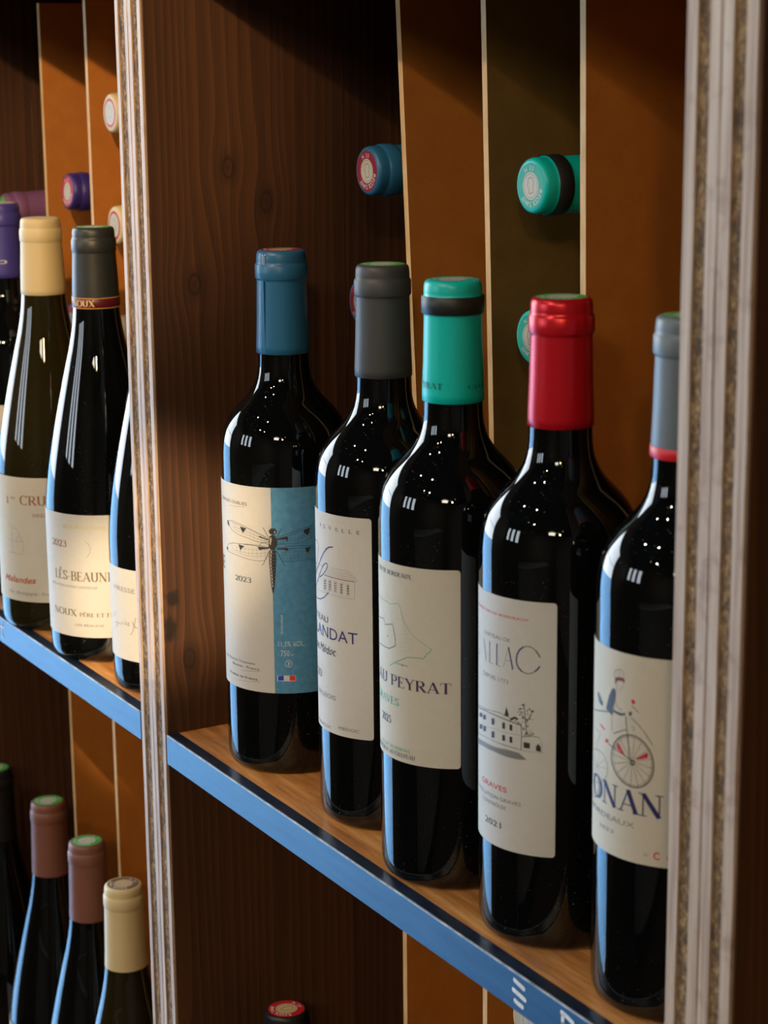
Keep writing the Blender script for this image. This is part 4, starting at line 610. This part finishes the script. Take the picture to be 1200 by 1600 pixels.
4:[["T","GRAND VIN DE BORDEAUX","BORDEAUX","sans","red",5.69,22.48,159.36,1.15],["T","CHÂTEAU DE","TEAU DE","sans","grey",-0.49,12.45,148.12,1.65],["S","grey",0.3,[-21.4,146.23],[-19.74,145.8],[-14.93,145.01],[-12.69,143.13]],["S","grey",0.3,[-19.61,133.99],[-14.9,136.31],[-12.68,138.6]],["S","navy",0.45,[-7.59,145.47],[-6.12,141.02],[-4.7,135.47]],["S","navy",0.55,[-1.33,145.7],[-1.45,140.84],[-1.43,135.46]],["S","grey",0.2,[-1.43,135.46],[0.19,135.53],[1.82,135.59]],["S","navy",0.65,[4.34,145.84],[4.2,140.82],[4.22,135.54]],["S","grey",0.2,[4.22,135.54],[5.53,135.49],[7.13,135.5]],["S","navy",0.75,[11.68,145.81],[12.9,140.9],[14.19,135.54]],["S","grey",0.2,[11.68,145.63],[10.29,141.1],[8.57,135.58]],["S","grey",0.2,[9.62,139.36],[11.41,139.37],[13.12,139.35]],["S","navy",0.35,[27.71,143.11],[26.83,144.62],[25.59,146.26],[24.0,147.33],[21.83,147.78],[19.62,147.13],[17.72,145.44],[16.56,143.32],[16.06,140.76],[16.39,138.51],[17.46,136.74],[19.12,135.41],[21.18,134.82],[23.36,135.09],[25.31,136.19],[26.71,137.57],[27.63,138.99]],["S","navy",0.7,[19.62,147.13],[17.72,145.44],[16.56,143.32],[16.06,140.76],[16.39,138.51],[17.46,136.74],[19.12,135.41]],["S","navy",0.6,[27.71,143.11],[26.83,144.62],[25.59,146.26]],["S","navy",0.7,[25.31,136.19],[26.71,137.57],[27.63,138.99]],["T","DEPUIS 1773","1773","sans","grey",5.3,11.68,127.96,1.99],["S","ink",0.25,[-21.42,109.49],[-10.78,111.17],[-2.12,112.3],[6.03,113.27],[12.5,112.27],[18.81,110.37]],["S","grey",0.6,[-19.62,108.54],[-5.27,111.11],[3.84,111.19],[11.3,110.76],[18.71,109.71]],["S","ink",0.3,[18.81,110.37],[19.01,104.51],[18.78,97.85]],["S","ink",0.18,[18.78,97.85],[11.36,98.2],[2.33,98.39],[-6.42,98.01],[-21.41,95.53]],["S","grey",0.15,[-15.07,101.31],[2.3,104.46],[10.71,104.6],[18.47,104.92]],["S","grey",0.15,[17.15,98.41],[9.47,98.41],[0.66,98.41]],["P","ink",[-14.28,107.22],[-9.32,108.58],[-9.31,106.54],[-14.27,105.17]],["P","ink",[-8.29,108.14],[-5.03,108.9],[-5.03,106.61],[-8.29,105.84]],["P","ink",[0.45,109.0],[2.61,109.35],[2.62,106.32],[0.46,105.97]],["P","ink",[8.11,109.01],[9.8,109.16],[9.82,106.15],[8.12,105.99]],["P","ink",[12.52,109.02],[14.05,109.09],[14.06,106.23],[12.53,106.16]],["P","ink",[-14.26,101.58],[-9.3,102.96],[-9.29,100.66],[-14.25,99.27]],["P","ink",[-8.0,102.72],[-4.79,103.48],[-4.78,100.93],[-7.99,100.16]],["P","ink",[0.48,102.67],[2.63,103.04],[2.64,100.0],[0.49,99.63]],["P","ink",[8.13,102.98],[9.83,103.14],[9.84,100.37],[8.15,100.2]],["P","ink",[12.55,103.15],[14.08,103.23],[14.09,100.37],[12.56,100.29]],["S","ink",0.25,[19.28,104.3],[23.9,105.34],[27.6,105.06]],["S","grey",0.15,[27.6,105.06],[28.83,102.77],[28.87,97.78]],["S","grey",0.15,[19.05,97.75],[23.95,97.74],[29.83,97.76]],["P","ink",[20.13,101.94],[23.17,101.89],[23.19,99.24],[20.15,99.19]],["P","ink",[26.18,98.52],[26.07,100.5],[27.14,102.12],[28.27,100.63],[28.28,98.23]],["P","grey",[-21.41,93.19],[-6.41,95.46],[3.9,95.79],[11.98,96.58],[17.71,96.25],[21.69,93.66],[17.73,92.99],[11.38,92.91],[2.34,93.31],[-7.69,92.73],[-21.42,90.33]],["P","ink",[10.65,116.97],[12.2,113.21],[11.29,112.51],[9.4,112.48]],["P","grey",[20.73,112.28],[21.18,112.65],[21.64,112.41],[21.32,111.93]],["P","ink",[21.24,113.02],[21.69,113.39],[22.14,113.14],[21.83,112.66]],["P","grey",[23.81,117.44],[24.37,117.91],[24.94,117.58],[24.55,116.97]],["P","ink",[21.23,109.85],[21.64,110.19],[22.05,109.97],[21.77,109.53]],["P","grey",[21.34,112.56],[21.72,112.88],[22.11,112.67],[21.84,112.26]],["P","ink",[23.96,117.21],[24.54,117.69],[25.12,117.35],[24.72,116.72]],["P","grey",[21.21,116.94],[21.62,117.28],[22.04,117.06],[21.75,116.61]],["P","ink",[17.7,117.58],[18.35,118.11],[18.99,117.8],[18.55,117.13]],["P","grey",[21.45,115.63],[21.97,116.06],[22.5,115.78],[22.13,115.22]],["P","ink",[19.15,117.91],[19.53,118.23],[19.91,118.03],[19.65,117.63]],["P","grey",[19.08,113.7],[19.74,114.24],[20.4,113.91],[19.95,113.21]],["P","ink",[22.74,118.0],[23.15,118.33],[23.55,118.1],[23.27,117.67]],["P","grey",[23.16,117.16],[23.77,117.66],[24.38,117.32],[23.96,116.66]],["P","ink",[22.36,118.12],[22.8,118.49],[23.25,118.24],[22.94,117.76]],["P","grey",[18.27,116.25],[18.65,116.56],[19.03,116.37],[18.77,115.97]],["P","ink",[19.4,108.77],[19.73,109.05],[20.06,108.88],[19.83,108.53]],["P","grey",[23.93,113.29],[24.32,113.62],[24.72,113.39],[24.44,112.96]],["P","ink",[17.58,114.67],[18.04,115.04],[18.49,114.83],[18.18,114.35]],["P","grey",[22.52,114.58],[22.96,114.95],[23.41,114.7],[23.1,114.21]],["P","ink",[21.69,109.67],[22.1,110.01],[22.5,109.79],[22.22,109.35]],["P","grey",[18.26,109.63],[18.7,109.99],[19.14,109.77],[18.83,109.31]],["P","ink",[16.66,115.71],[17.03,116.01],[17.39,115.84],[17.14,115.46]],["P","grey",[22.4,113.38],[22.97,113.86],[23.55,113.54],[23.15,112.92]],["P","ink",[18.98,116.0],[19.41,116.36],[19.85,116.14],[19.55,115.68]],["P","grey",[22.05,110.67],[22.37,110.94],[22.69,110.76],[22.47,110.42]],["P","ink",[18.97,119.55],[19.64,120.1],[20.31,119.76],[19.85,119.06]],["P","grey",[20.27,120.26],[20.59,120.52],[20.91,120.35],[20.69,120.01]],["P","ink",[19.43,108.12],[20.03,108.61],[20.63,108.31],[20.22,107.67]],["P","grey",[16.8,110.38],[17.37,110.84],[17.93,110.58],[17.54,109.99]],["P","ink",[21.63,117.47],[22.0,117.77],[22.37,117.57],[22.12,117.17]],["P","grey",[19.06,113.21],[19.51,113.59],[19.97,113.36],[19.65,112.87]],["P","ink",[23.15,115.47],[23.46,115.72],[23.76,115.54],[23.55,115.22]],["P","grey",[22.19,113.77],[22.77,114.25],[23.35,113.92],[22.95,113.3]],["P","ink",[19.16,111.47],[19.51,111.76],[19.86,111.58],[19.62,111.21]],["P","grey",[23.72,107.12],[24.1,107.42],[24.47,107.21],[24.21,106.81]],["P","ink",[22.77,106.66],[23.13,106.96],[23.49,106.76],[23.24,106.37]],["P","grey",[21.91,107.41],[22.23,107.67],[22.55,107.5],[22.33,107.15]],["P","ink",[20.82,106.49],[21.48,107.05],[22.15,106.69],[21.69,105.97]],["P","grey",[23.25,105.89],[23.82,106.37],[24.4,106.04],[24.0,105.42]],["P","ink",[20.22,105.38],[20.71,105.79],[21.19,105.53],[20.86,105.02]],["P","grey",[22.4,105.51],[22.72,105.77],[23.03,105.59],[22.81,105.25]],["P","ink",[21.0,106.1],[21.63,106.63],[22.25,106.29],[21.82,105.62]],["P","grey",[23.09,108.11],[23.4,108.37],[23.72,108.19],[23.5,107.85]],["P","ink",[22.23,105.78],[22.61,106.09],[22.99,105.88],[22.72,105.47]],["P","grey",[22.54,104.95],[22.89,105.25],[23.25,105.05],[23.0,104.67]],["P","ink",[24.21,106.42],[24.7,106.82],[25.19,106.54],[24.85,106.0]],["P","ink",[12.75,111.12],[13.21,112.22],[13.75,111.53],[13.22,110.82]],["P","ink",[13.28,111.48],[13.74,112.58],[14.27,111.88],[13.75,111.18]],["P","ink",[13.8,111.84],[14.26,112.93],[14.78,112.24],[14.27,111.53]],["P","ink",[14.32,112.19],[14.78,113.28],[15.29,112.58],[14.78,111.89]],["P","ink",[14.84,112.55],[15.28,113.63],[15.8,112.93],[15.29,112.24]],["P","ink",[15.35,112.4],[15.79,113.48],[16.3,112.78],[15.8,112.08]],["P","ink",[15.85,112.24],[16.3,113.32],[16.8,112.62],[16.3,111.93]],["P","ink",[16.36,112.09],[16.79,113.17],[17.29,112.46],[16.8,111.77]],["S","ink",0.3,[21.62,105.42],[21.08,109.83],[20.68,114.76],[20.13,120.14]],["S","ink",0.2,[21.07,110.83],[23.09,114.1],[24.57,117.76]],["S","ink",0.2,[20.8,112.78],[18.68,115.44],[17.32,117.69]],["T","GRAVES","GRAVES","sans","red",-9.37,10.97,75.21,2.55],["T","APPELLATION GRAVES","GRAVES","sans","grey",6.77,18.83,70.33,1.78],["T","CONTRÔLÉE","TRÔLÉE","sans","grey",-1.01,10.57,66.65,1.74],["T","2021","2021","sans","ink",-5.33,7.38,56.66,2.93]],
5:[["S","ink",0.5,[22.89,117.51],[22.69,114.9],[22.0,112.48],[20.84,110.36],[19.26,108.65],[17.32,107.42],[15.09,106.71],[12.66,106.56],[10.13,106.95],[7.63,107.87],[5.3,109.28],[3.29,111.13],[1.79,113.35],[0.95,115.86],[0.89,118.54],[1.6,121.24],[3.0,123.8],[4.92,126.04],[7.2,127.79],[9.67,128.95],[12.19,129.46],[14.63,129.28],[16.89,128.44],[18.89,127.0],[20.55,125.06],[21.79,122.73],[22.59,120.17],[22.89,117.51]],["S","ink",0.2,[22.04,117.6],[21.86,115.18],[21.23,112.93],[20.17,110.96],[18.72,109.37],[16.95,108.22],[14.91,107.56],[12.7,107.42],[10.41,107.79],[8.16,108.65],[6.07,109.98],[4.29,111.71],[2.97,113.79],[2.24,116.13],[2.19,118.6],[2.8,121.09],[4.03,123.44],[5.73,125.48],[7.76,127.08],[9.98,128.15],[12.26,128.61],[14.48,128.44],[16.55,127.67],[18.38,126.35],[19.89,124.56],[21.04,122.42],[21.76,120.06],[22.04,117.6]],["S","ink",0.16,[13.81,118.12],[22.43,116.46]],["S","ink",0.16,[13.73,117.79],[21.49,112.46]],["S","ink",0.16,[13.54,117.49],[19.31,109.31]],["S","ink",0.16,[13.28,117.27],[16.11,107.44]],["S","ink",0.16,[12.99,117.17],[12.25,107.03]],["S","ink",0.16,[12.7,117.21],[8.22,108.13]],["S","ink",0.16,[12.46,117.36],[4.61,110.59]],["S","ink",0.16,[12.31,117.63],[2.16,114.15]],["S","ink",0.16,[12.27,117.95],[1.55,118.39]],["S","ink",0.16,[12.35,118.29],[2.97,122.71]],["S","ink",0.16,[12.54,118.59],[5.97,126.31]],["S","ink",0.16,[12.81,118.81],[9.82,128.53]],["S","ink",0.16,[13.1,118.91],[13.82,128.97]],["S","ink",0.16,[13.39,118.88],[17.45,127.6]],["S","ink",0.16,[13.63,118.71],[20.28,124.69]],["S","ink",0.16,[13.77,118.45],[22.01,120.76]],["S","ink",0.6,[13.9,117.54],[13.88,117.33],[13.82,117.12],[13.71,116.93],[13.58,116.76],[13.41,116.61],[13.22,116.51],[13.03,116.46],[12.83,116.45],[12.65,116.49],[12.49,116.58],[12.36,116.71],[12.26,116.87],[12.21,117.06],[12.21,117.27],[12.25,117.48],[12.34,117.69],[12.46,117.87],[12.62,118.03],[12.8,118.16],[12.99,118.24],[13.19,118.27],[13.38,118.25],[13.55,118.18],[13.69,118.07],[13.8,117.92],[13.87,117.74],[13.9,117.54]],["S","grey",0.3,[-1.53,110.51],[-1.71,108.76],[-2.33,107.03],[-3.41,105.41],[-4.94,103.94],[-6.95,102.67],[-9.5,101.59],[-12.79,100.65],[-17.59,99.54],[-23.63,98.31],[-23.59,99.65],[-23.56,101.24],[-23.53,102.99],[-23.52,104.81],[-23.52,106.6],[-23.53,108.25],[-23.55,109.7],[-23.58,110.85],[-23.62,111.64],[-18.92,113.71],[-13.51,115.57],[-10.06,116.32],[-7.39,116.39],[-5.29,115.91],[-3.67,114.99],[-2.51,113.72],[-1.8,112.19],[-1.53,110.51]],["S","grey",0.12,[-11.16,108.74],[-1.83,110.47]],["S","grey",0.12,[-11.16,108.74],[-3.3,106.04]],["S","grey",0.12,[-11.16,108.74],[-8.03,102.52]],["S","grey",0.12,[-11.16,108.74],[-17.96,99.81]],["S","grey",0.12,[-11.16,108.74],[-23.57,101.08]],["S","grey",0.12,[-11.16,108.74],[-23.53,105.66]],["S","grey",0.12,[-11.16,108.74],[-23.56,109.7]],["S","grey",0.12,[-11.16,108.74],[-19.31,113.2]],["S","grey",0.12,[-11.16,108.74],[-8.5,116.07]],["S","grey",0.12,[-11.16,108.74],[-3.53,114.4]],["P","red",[14.54,119.4],[19.87,123.32],[20.4,122.55],[20.26,120.99],[16.39,119.6]],["P","red",[4.43,124.15],[5.83,124.01],[8.76,120.29],[8.13,119.89],[4.73,121.64]],["P","red",[-9.09,128.38],[-7.85,128.95],[-3.72,127.64],[-4.84,127.12]],["P","red",[-3.6,123.34],[-1.89,124.04],[-0.99,123.1],[-2.14,122.06],[-3.57,122.13]],["P","red",[12.02,144.97],[12.87,145.32],[13.95,144.52],[13.67,143.44],[12.6,143.16],[12.12,143.81]],["P","darkslate",[1.91,147.84],[0.63,146.82],[-1.23,143.56],[-2.33,140.5],[-3.47,137.06],[0.09,135.69],[1.43,135.55],[1.61,138.86],[2.56,141.86],[3.24,144.77],[2.94,147.09]],["P","darkslate",[-12.61,141.87],[-10.53,142.17],[-5.88,138.41],[-7.33,137.1],[-10.37,138.06]],["S","darkslate",0.5,[-18.23,132.72],[-16.22,132.5],[-6.87,134.99],[-1.62,136.23]],["P","darkslate",[1.63,138.18],[3.64,138.03],[6.87,137.84],[9.01,138.52],[9.03,137.5],[6.46,136.64],[3.66,136.84],[1.91,137.23]],["S","darkslate",0.3,[2.79,142.61],[4.06,140.54],[5.95,139.31],[7.28,139.3]],["P","darkslate",[10.63,139.23],[12.4,139.79],[12.25,137.88],[11.06,137.8]],["S","grey",0.3,[2.31,152.38],[2.01,154.35],[3.22,155.84],[4.64,156.7],[6.46,156.79],[7.79,155.74],[7.83,153.72]],["S","grey",0.2,[4.64,156.53],[4.48,153.1]],["S","grey",0.2,[5.79,156.63],[6.08,153.48]],["P","maroon",[2.56,152.51],[5.18,153.37],[7.84,153.55],[8.5,152.18],[7.44,151.93],[5.21,151.91],[2.85,150.81]],["P","darkslate",[2.59,151.09],[3.57,151.17],[3.6,150.15],[2.77,149.84]],["P","darkslate",[7.44,152.1],[8.38,152.15],[7.89,151.02]],["S","grey",0.2,[3.36,149.92],[3.9,147.67],[5.32,147.01],[6.64,148.35],[7.47,150.58]],["S","darkslate",0.45,[9.25,137.04],[9.51,134.37],[10.0,130.72]],["S","ink",0.35,[10.2,130.77],[10.92,125.46],[11.46,119.05],[13.05,118.04]],["S","darkslate",0.35,[2.39,127.72],[5.26,129.19],[8.33,130.83],[10.2,130.94]],["S","ink",0.3,[12.07,136.99],[15.34,134.94],[18.29,132.08],[20.44,129.38],[22.19,126.92]],["S","grey",0.25,[0.38,135.08],[1.01,131.47],[1.08,128.38]],["S","ink",0.3,[12.15,142.45],[13.71,141.42],[15.6,140.09]],["S","ink",0.4,[-1.25,122.15],[4.03,120.93],[9.41,119.59],[13.44,117.79]],["S","grey",0.3,[12.35,132.96],[13.5,133.21],[13.9,132.27],[12.77,131.52]],["S","grey",0.25,[-15.75,125.47],[-8.09,124.17],[-12.67,118.43],[-12.51,114.97]],["T","ONAN","NAN","serifhc","navy",-5.95,27.49,94.7,10.13],["S","navy",0.5,[-15.19,103.79],[-11.47,103.89],[-9.17,101.53],[-8.91,99.15],[-10.63,95.69],[-13.9,93.34]],["S","grey",0.25,[-15.19,103.79],[-20.62,101.26],[-23.64,97.63],[-23.64,94.04],[-19.47,93.1],[-13.9,93.34]],["T","BORDEAUX","DEAUX","sans","grey",-6.13,14.64,88.22,2.33],["T","2023","2023","sans","grey",-8.14,3.18,82.69,1.65],["T","BY","BY","sans","grey",19.23,21.33,76.77,1.39],["T","C","C","sansb","red",23.56,26.31,76.15,3.3],["T","L","L","sansb","red",29.36,30.5,76.47,2.19]],
12:[["T","1","1","serif","brown",10.88,12.97,97.56,5.23],["T","er","er","serif","brown",15.75,20.46,101.37,2.21],["T","CRU","CR","serif","brown",24.02,37.98,97.84,6.74],["T","2022","20","sans","brown",33.36,38.71,89.3,2.26],["S","grey",0.2,[12.08,83.1],[13.41,80.7],[15.78,80.38],[19.68,79.58],[21.53,76.54],[24.44,72.94],[25.27,70.42],[25.04,61.3]],["S","grey",0.2,[11.59,70.98],[16.41,70.19],[25.26,70.29]],["S","grey",0.2,[15.26,79.66],[14.34,61.28]],["S","grey",0.2,[10.56,61.47],[16.68,61.3],[25.26,61.32]],["S","grey",0.2,[19.09,70.74],[20.54,73.84],[21.45,75.23],[22.88,72.79],[23.16,70.87]],["T","Malandes","alandes","scriptb","orange",9.82,34.28,39.87,4.46],["T","Vin - Bourgogne - France","Bourgogne","sans","grey",17.67,34.56,31.26,2.17]],
13:[["T","BOURGOGNE","OURGOGN","sans","olive",19.84,46.14,98.32,2.33],["T","2023","023","serif","brown",7.59,19.28,84.83,4.61],["S","grey",0.25,[34.31,90.06],[36.57,87.79],[37.5,84.89],[36.91,81.95],[34.71,78.95]],["T","LÈS-BEAUNE","LÈS-BEAUN","serif","olivedark",5.9,48.08,62.01,6.46],["T","APPELLATION SAVIGNY CONTROLEE","CONTROLEE","sans","grey",27.17,41.17,56.91,1.54],["T","NOUX","OUX","serif","olivedark",8.65,25.39,36.98,4.61],["T","PÈRE ET FILS","PÈRE ET","serif","olivedark",27.51,45.26,37.08,2.72],["T","LES BEAUNE","BEAUNE","sans","grey",30.67,44.66,30.19,1.55],["T","NOUX","OUX","serifb","gold",3.69,18.99,246.93,4.29]],
14:[["T","VIRESSE","RESSE","sans","grey",4.6,21.19,72.47,2.99],["S","ink",0.25,[0.1,56.95],[-1.34,55.15],[-2.69,52.86]],["S","ink",0.3,[-0.69,49.21],[2.32,50.66],[3.31,50.16],[0.93,47.4],[-0.01,46.2]],["S","ink",0.25,[3.31,50.16],[4.21,49.14],[5.77,51.19],[6.72,49.69],[7.85,50.18],[9.17,51.66],[9.97,52.06],[10.27,50.67],[11.74,50.47],[13.26,52.2],[12.22,52.49],[12.48,50.85],[13.83,50.12],[15.3,52.56],[14.27,51.89],[15.65,50.44],[14.49,49.85]],["S","ink",0.35,[18.51,53.55],[19.31,51.5],[20.72,50.01],[22.15,49.95]],["S","ink",0.3,[21.31,56.6],[20.25,52.6],[18.87,48.53],[17.15,44.88],[16.2,44.82]],["S","ink",0.2,[11.56,53.58],[12.11,53.05]]],
}
C_blue = capmat('petrol_blue_foil', srgb(44, 112, 156), .36); C_grey = capmat('dark_grey_foil', srgb(66, 68, 70), .48); C_teal = capmat('teal_foil', srgb(0, 204, 196), .36)
C_red = capmat('metallic_red_foil', srgb(214, 20, 36), .30, .35); C_slate = capmat('slate_grey_foil', srgb(112, 122, 128), .42); C_cream = capmat('cream_foil', srgb(214, 196, 148), .5)
C_black = capmat('black_foil', srgb(46, 50, 50), .42); C_indigo = capmat('indigo_foil', srgb(66, 62, 150), .4); C_brown = capmat('cocoa_brown_foil', srgb(124, 80, 66), .5); C_mauve = capmat('mauve_foil', srgb(120, 80, 120), .45)
C_dark = capmat('near_black_foil', srgb(26, 26, 28), .45); C_violet = capmat('violet_foil', srgb(52, 42, 120), .4)
def flat(n, c, r=.5): return mat(n, srgb(*c), r)
SG = flat('seal_green', (70, 168, 70)); SR = flat('seal_red', (190, 34, 44)); SP = flat('seal_pale', (206, 204, 190)); ST = flat('seal_teal', (16, 176, 152)); SM = flat('seal_mark', (120, 118, 108)); SB = flat('seal_beige', (206, 184, 146)); SW = flat('seal_wine', (150, 40, 66)); SD = flat('seal_brown', (116, 84, 56))
SV = flat('seal_violet', (90, 70, 150))
GR5 = 'bordeaux bottles standing on the middle shelf'
B5 = [((-.0042, .0499, .0004), .3018, C_blue, (SW, SB, SM), None, 'bottle with a petrol blue capsule and a dragonfly on a half blue label'),
      ((.1027, .0545, .0004), .3022, C_grey, (SG, SP, SM), None, 'bottle with a matt grey capsule and a LANDAT label showing a long house'),
      ((.1891, .0440, .0004), .3026, C_teal, (ST, SP, SM), (.2865, .2951, .01545, flat('black_band', (34, 40, 40), .45)), 'bottle with a teal capsule, black ring and a PEYRAT label with a green map'),
      ((.2738, .0491, .0004), .3020, C_red, (SG, SP, SM), None, 'bottle with a shiny red capsule and a CALLAC label with a drawn country house'),
      ((.3626, .0516, .0004), .3028, C_slate, (SG, SP, SM), (.2433, .2482, .01565, flat('red_band', (226, 36, 44), .4)), 'bottle beside the thick right post with a high wheel bicycle label')]
LB = [(-38, 78, 50, 171.3, M_white, 32.3), (-44, 32.2, 52, 173.5, M_white, None), (-44, 41.4, 65.1, 166.2, M_white2, None), (-44, 35.2, 47.1, 168.7, M_white, None), (-38, 41, 72.8, 164.4, M_white2, None)]
for i, ((x, y, z), h, cm, seal, band, lab) in enumerate(B5):
    r, c = bottle('bordeaux', (x, y, z), h, lab, GR5, M_glass, cm, .2433, seal, band=band)
    u0, u1, z0, z1, pm, sp_ = LB[i]
    l_ = build_label(.0375, u0, u1, z0, z1, pm, r, sp_, M_bluep)
    art = [it for it in ART[i + 1] if not (it[0] == 'T' and it[4] == 'captext')]
    build_print('label_print', art, .0375 + .00007, l_)
    ca = [it for it in ART[i + 1] if it[0] == 'T' and it[4] == 'captext']
    if ca: build_print('capsule_print', ca, .01535, c)
    if i == 0:      # the pull tab and seam of the blue capsule
        a = math.radians(15); rr = .0150
        sm = box_me('foil_seam', (-.00035, -.01535, .2440), (.00035, -.0136, .2850), C_blue, .0002); sm.transform(Matrix.Rotation(math.radians(20), 4, 'Z')); link('foil_seam', sm, c)
        tb = box_me('pull_tab', (-.0013, -.0146, .2905), (.0013, -.0130, .3000), mat('silver_foil', srgb(170, 176, 180), .3, .8), .0004); tb.transform(Matrix.Rotation(math.radians(20), 4, 'Z')); link('pull_tab', tb, c)

# ---------------------------------------------------------------- bottles standing on the left shelf
GRL = 'burgundy bottles standing on the left shelf'; ZL = .0037 + .0004
r, c = bottle('bordeaux', (-.4570, .0450, ZL), .2985, 'bottle with an indigo capsule at the left edge of the photo', GRL, M_glass, C_indigo, .2430, (SB, SP, SM))
l_ = build_label(.0375, -35, 45, 60, 150, M_white, r); build_print('capsule_print', [['T', 'n o', 'n o', 'sans', 'white', 2.0, 22.0, 254.0, 4.2]], .01535, c)
r, c = bottle('burgundy', (-.3531, .0373, ZL), .2945, 'white wine bottle with a cream capsule and a CRU label', GRL, M_glass_olive, C_cream, .2405, None)
l_ = build_label(.0406, -45, 60, 26.1 - 4, 117.6 - 4, M_white2, r); build_print('label_print', [(it[:7] + [it[7] - 4] + it[8:]) if it[0] == 'T' else it[:(3 if it[0] == 'S' else 2)] + [[a, b - 4] for a, b in it[(3 if it[0] == 'S' else 2):]] for it in ART[12]], .0406 + .00007, l_)
r, c = bottle('burgundy', (-.2602, .0398, ZL), .2942, 'bottle with a black capsule, wine red ring and a LÈS-BEAUNE label', GRL, M_glass, C_black, .2405, (SG, SP, SM), band=(.2405, .2478, .01625, flat('wine_red_band', (92, 24, 36), .4)))
for q, z in enumerate((.2405, .2472)):
    link('gold_line', lathe('gold_line', [(.0162, z), (.0164, z + .0001), (.0164, z + .0005), (.0162, z + .0006)], [flat('gold_line', (206, 160, 90), .35)], 48, cap=False), c)
sh = lambda its, d: [(it[:7] + [round(it[7] - d, 2)] + it[8:]) if it[0] == 'T' else it[:(3 if it[0] == 'S' else 2)] + [[a, b - d] for a, b in it[(3 if it[0] == 'S' else 2):]] for it in its]
a13 = sh(ART[13], 4)
l_ = build_label(.0406, -46, 64, 22.4 - 4, 108.1 - 4, M_white, r); build_print('label_print', [it for it in a13 if it[4] != 'gold'], .0406 + .00007, l_)
build_print('capsule_print', [['T', 'NOUX', 'OUX', 'serifb', 'gold', 4.6, 18.4, 242.0, 4.3]], .01628, c)
r, c = bottle('burgundy', (-.1668, .0475, ZL), .2942, 'bottle half hidden behind the left post with a plain white signed label', GRL, M_glass, C_black, .2405, (SG, SP, SM))
l_ = build_label(.0406, -40, 44, 26.6 - 4, 87.8 - 4, M_white, r); build_print('label_print', sh(ART[14], 4), .0406 + .00007, l_)

# ---------------------------------------------------------------- bottles standing one shelf below
GLL = 'bottles standing on the lower left shelf'; zl = -.485 + .0004
r, c = bottle('burgundy', (-.5705, .0547, zl), .300, 'bottle with a near black capsule at the lower left edge of the photo', GLL, M_glass_bare, C_dark, .2330, (SG, SP, SM)); build_label(.0406, -40, 40, 60, 150, M_white, r)
r, c = bottle('burgundy', (-.4750, .0662, zl), .2990, 'left one of the two bottles with cocoa brown capsules', GLL, M_glass_bare, C_brown, .2330, (SG, SP, SM)); build_label(.0406, -40, 40, 30, 110, M_white, r)
r, c = bottle('burgundy', (-.3747, .0596, zl), .2998, 'right one of the two bottles with cocoa brown capsules', GLL, M_glass_bare, C_brown, .2330, (SG, SP, SM)); build_label(.0406, -40, 40, 30, 110, M_white, r)
r, c = bottle('burgundy', (-.2795, .0500, zl), .3010, 'bottle with a cream capsule and brown seal beside the foot of the left post', GLL, M_glass_olive, C_cream, .2330, (SD, SB, SD)); build_label(.0406, -40, 40, 30, 110, M_white, r)
r, c = bottle('bordeaux', (-.0385, .0600, -.480 + .0004), .2965, 'black capsule with a red seal at the bottom edge of the photo', 'bottles standing below the middle shelf', M_glass, C_dark, .2433, (SR, SB, SD), rb=.0153)

# ---------------------------------------------------------------- bottles lying in the racks behind
GP = 'bottles lying between the hardboard dividers'; LBURG = .0406; k = .0004
def stack(x, kind, n, vis, z0, glass, cap, seal, labels, hid, ylip=.103, dx=(0, 0), band=None, tilt=0.0, xs=None):
    R_ = .0375 if kind == 'bordeaux' else .0406; st = {.0375: .0766, .0406: .0812}[R_]
    for i in range(n):
        z = z0 + R_ + k + i * st; v = i >= n - vis
        lab = labels[i - (n - vis)] if v else ('lowest', 'second lowest', 'third lowest', 'fourth lowest')[i] + ' ' + hid
        yl = ylip
        lying(kind, (xs[i] if xs else x + (dx[0] if i % 2 == 0 else dx[1])), yl, z + (tilt and i == n - 1 and .020 or 0), .300 if kind == 'bordeaux' else .297, lab, GP, glass, cap, .2433 if kind == 'bordeaux' else .2400, seal, text=v, band=band, tilt=(tilt if i == n - 1 else 0.0))
stack(.1690, 'bordeaux', 5, 2, 0, M_glass, C_teal, (ST, SP, SM), ['lower lying bottle with a teal capsule, half hidden by the red capsule', 'upper lying bottle with a teal capsule and a black ring'], 'bottle lying unseen below the teal capsules in the rack', xs=(.177, .1745, .1725, .1695, .169), band=(.2835, .2925, .01545, MATS['black_band']))
stack(.0, 'bordeaux', 5, 2, 0, M_glass, C_blue, (SW, SP, SM), ['lower lying bottle with a blue capsule, behind the grey capsule', 'upper lying bottle with a blue capsule and a red seal'], 'bottle lying unseen below the blue capsules in the rack', ylip=.104, dx=(.0005, -.0100))
stack(-.3755, 'burgundy', 5, 3, .0037, M_glass_olive, C_cream, (SR, SP, SM, .0105, .0085), ['lowest visible lying bottle with a cream capsule beside the left post', 'middle lying bottle with a cream capsule beside the left post', 'topmost lying bottle with a cream capsule beside the left post'], 'bottle lying unseen below the cream capsules in the rack', dx=(0, .0005))
stack(-.4680, 'burgundy', 4, 1, .0037, M_glass, C_violet, (SR, SP, SM), ['lying bottle with a violet capsule above the indigo and cream ones'], 'bottle lying unseen below the violet capsule in the rack', dx=(-.0015, .0015), tilt=4.0)
stack(-.5650, 'burgundy', 4, 1, .0037, M_glass, C_mauve, (SG, SP, SM), ['lying bottle with a mauve capsule behind the cream capsule'], 'bottle lying unseen below the mauve capsule in the rack', dx=(0, .002), ylip=.085)
stack(.1690, 'burgundy', 5, 1, -.480, M_glass_olive, C_cream, (SB, SP, SM), ['lying bottle with a cream capsule peeping out under the blue shelf edge'], 'bottle lying unseen in the rack below the middle shelf')
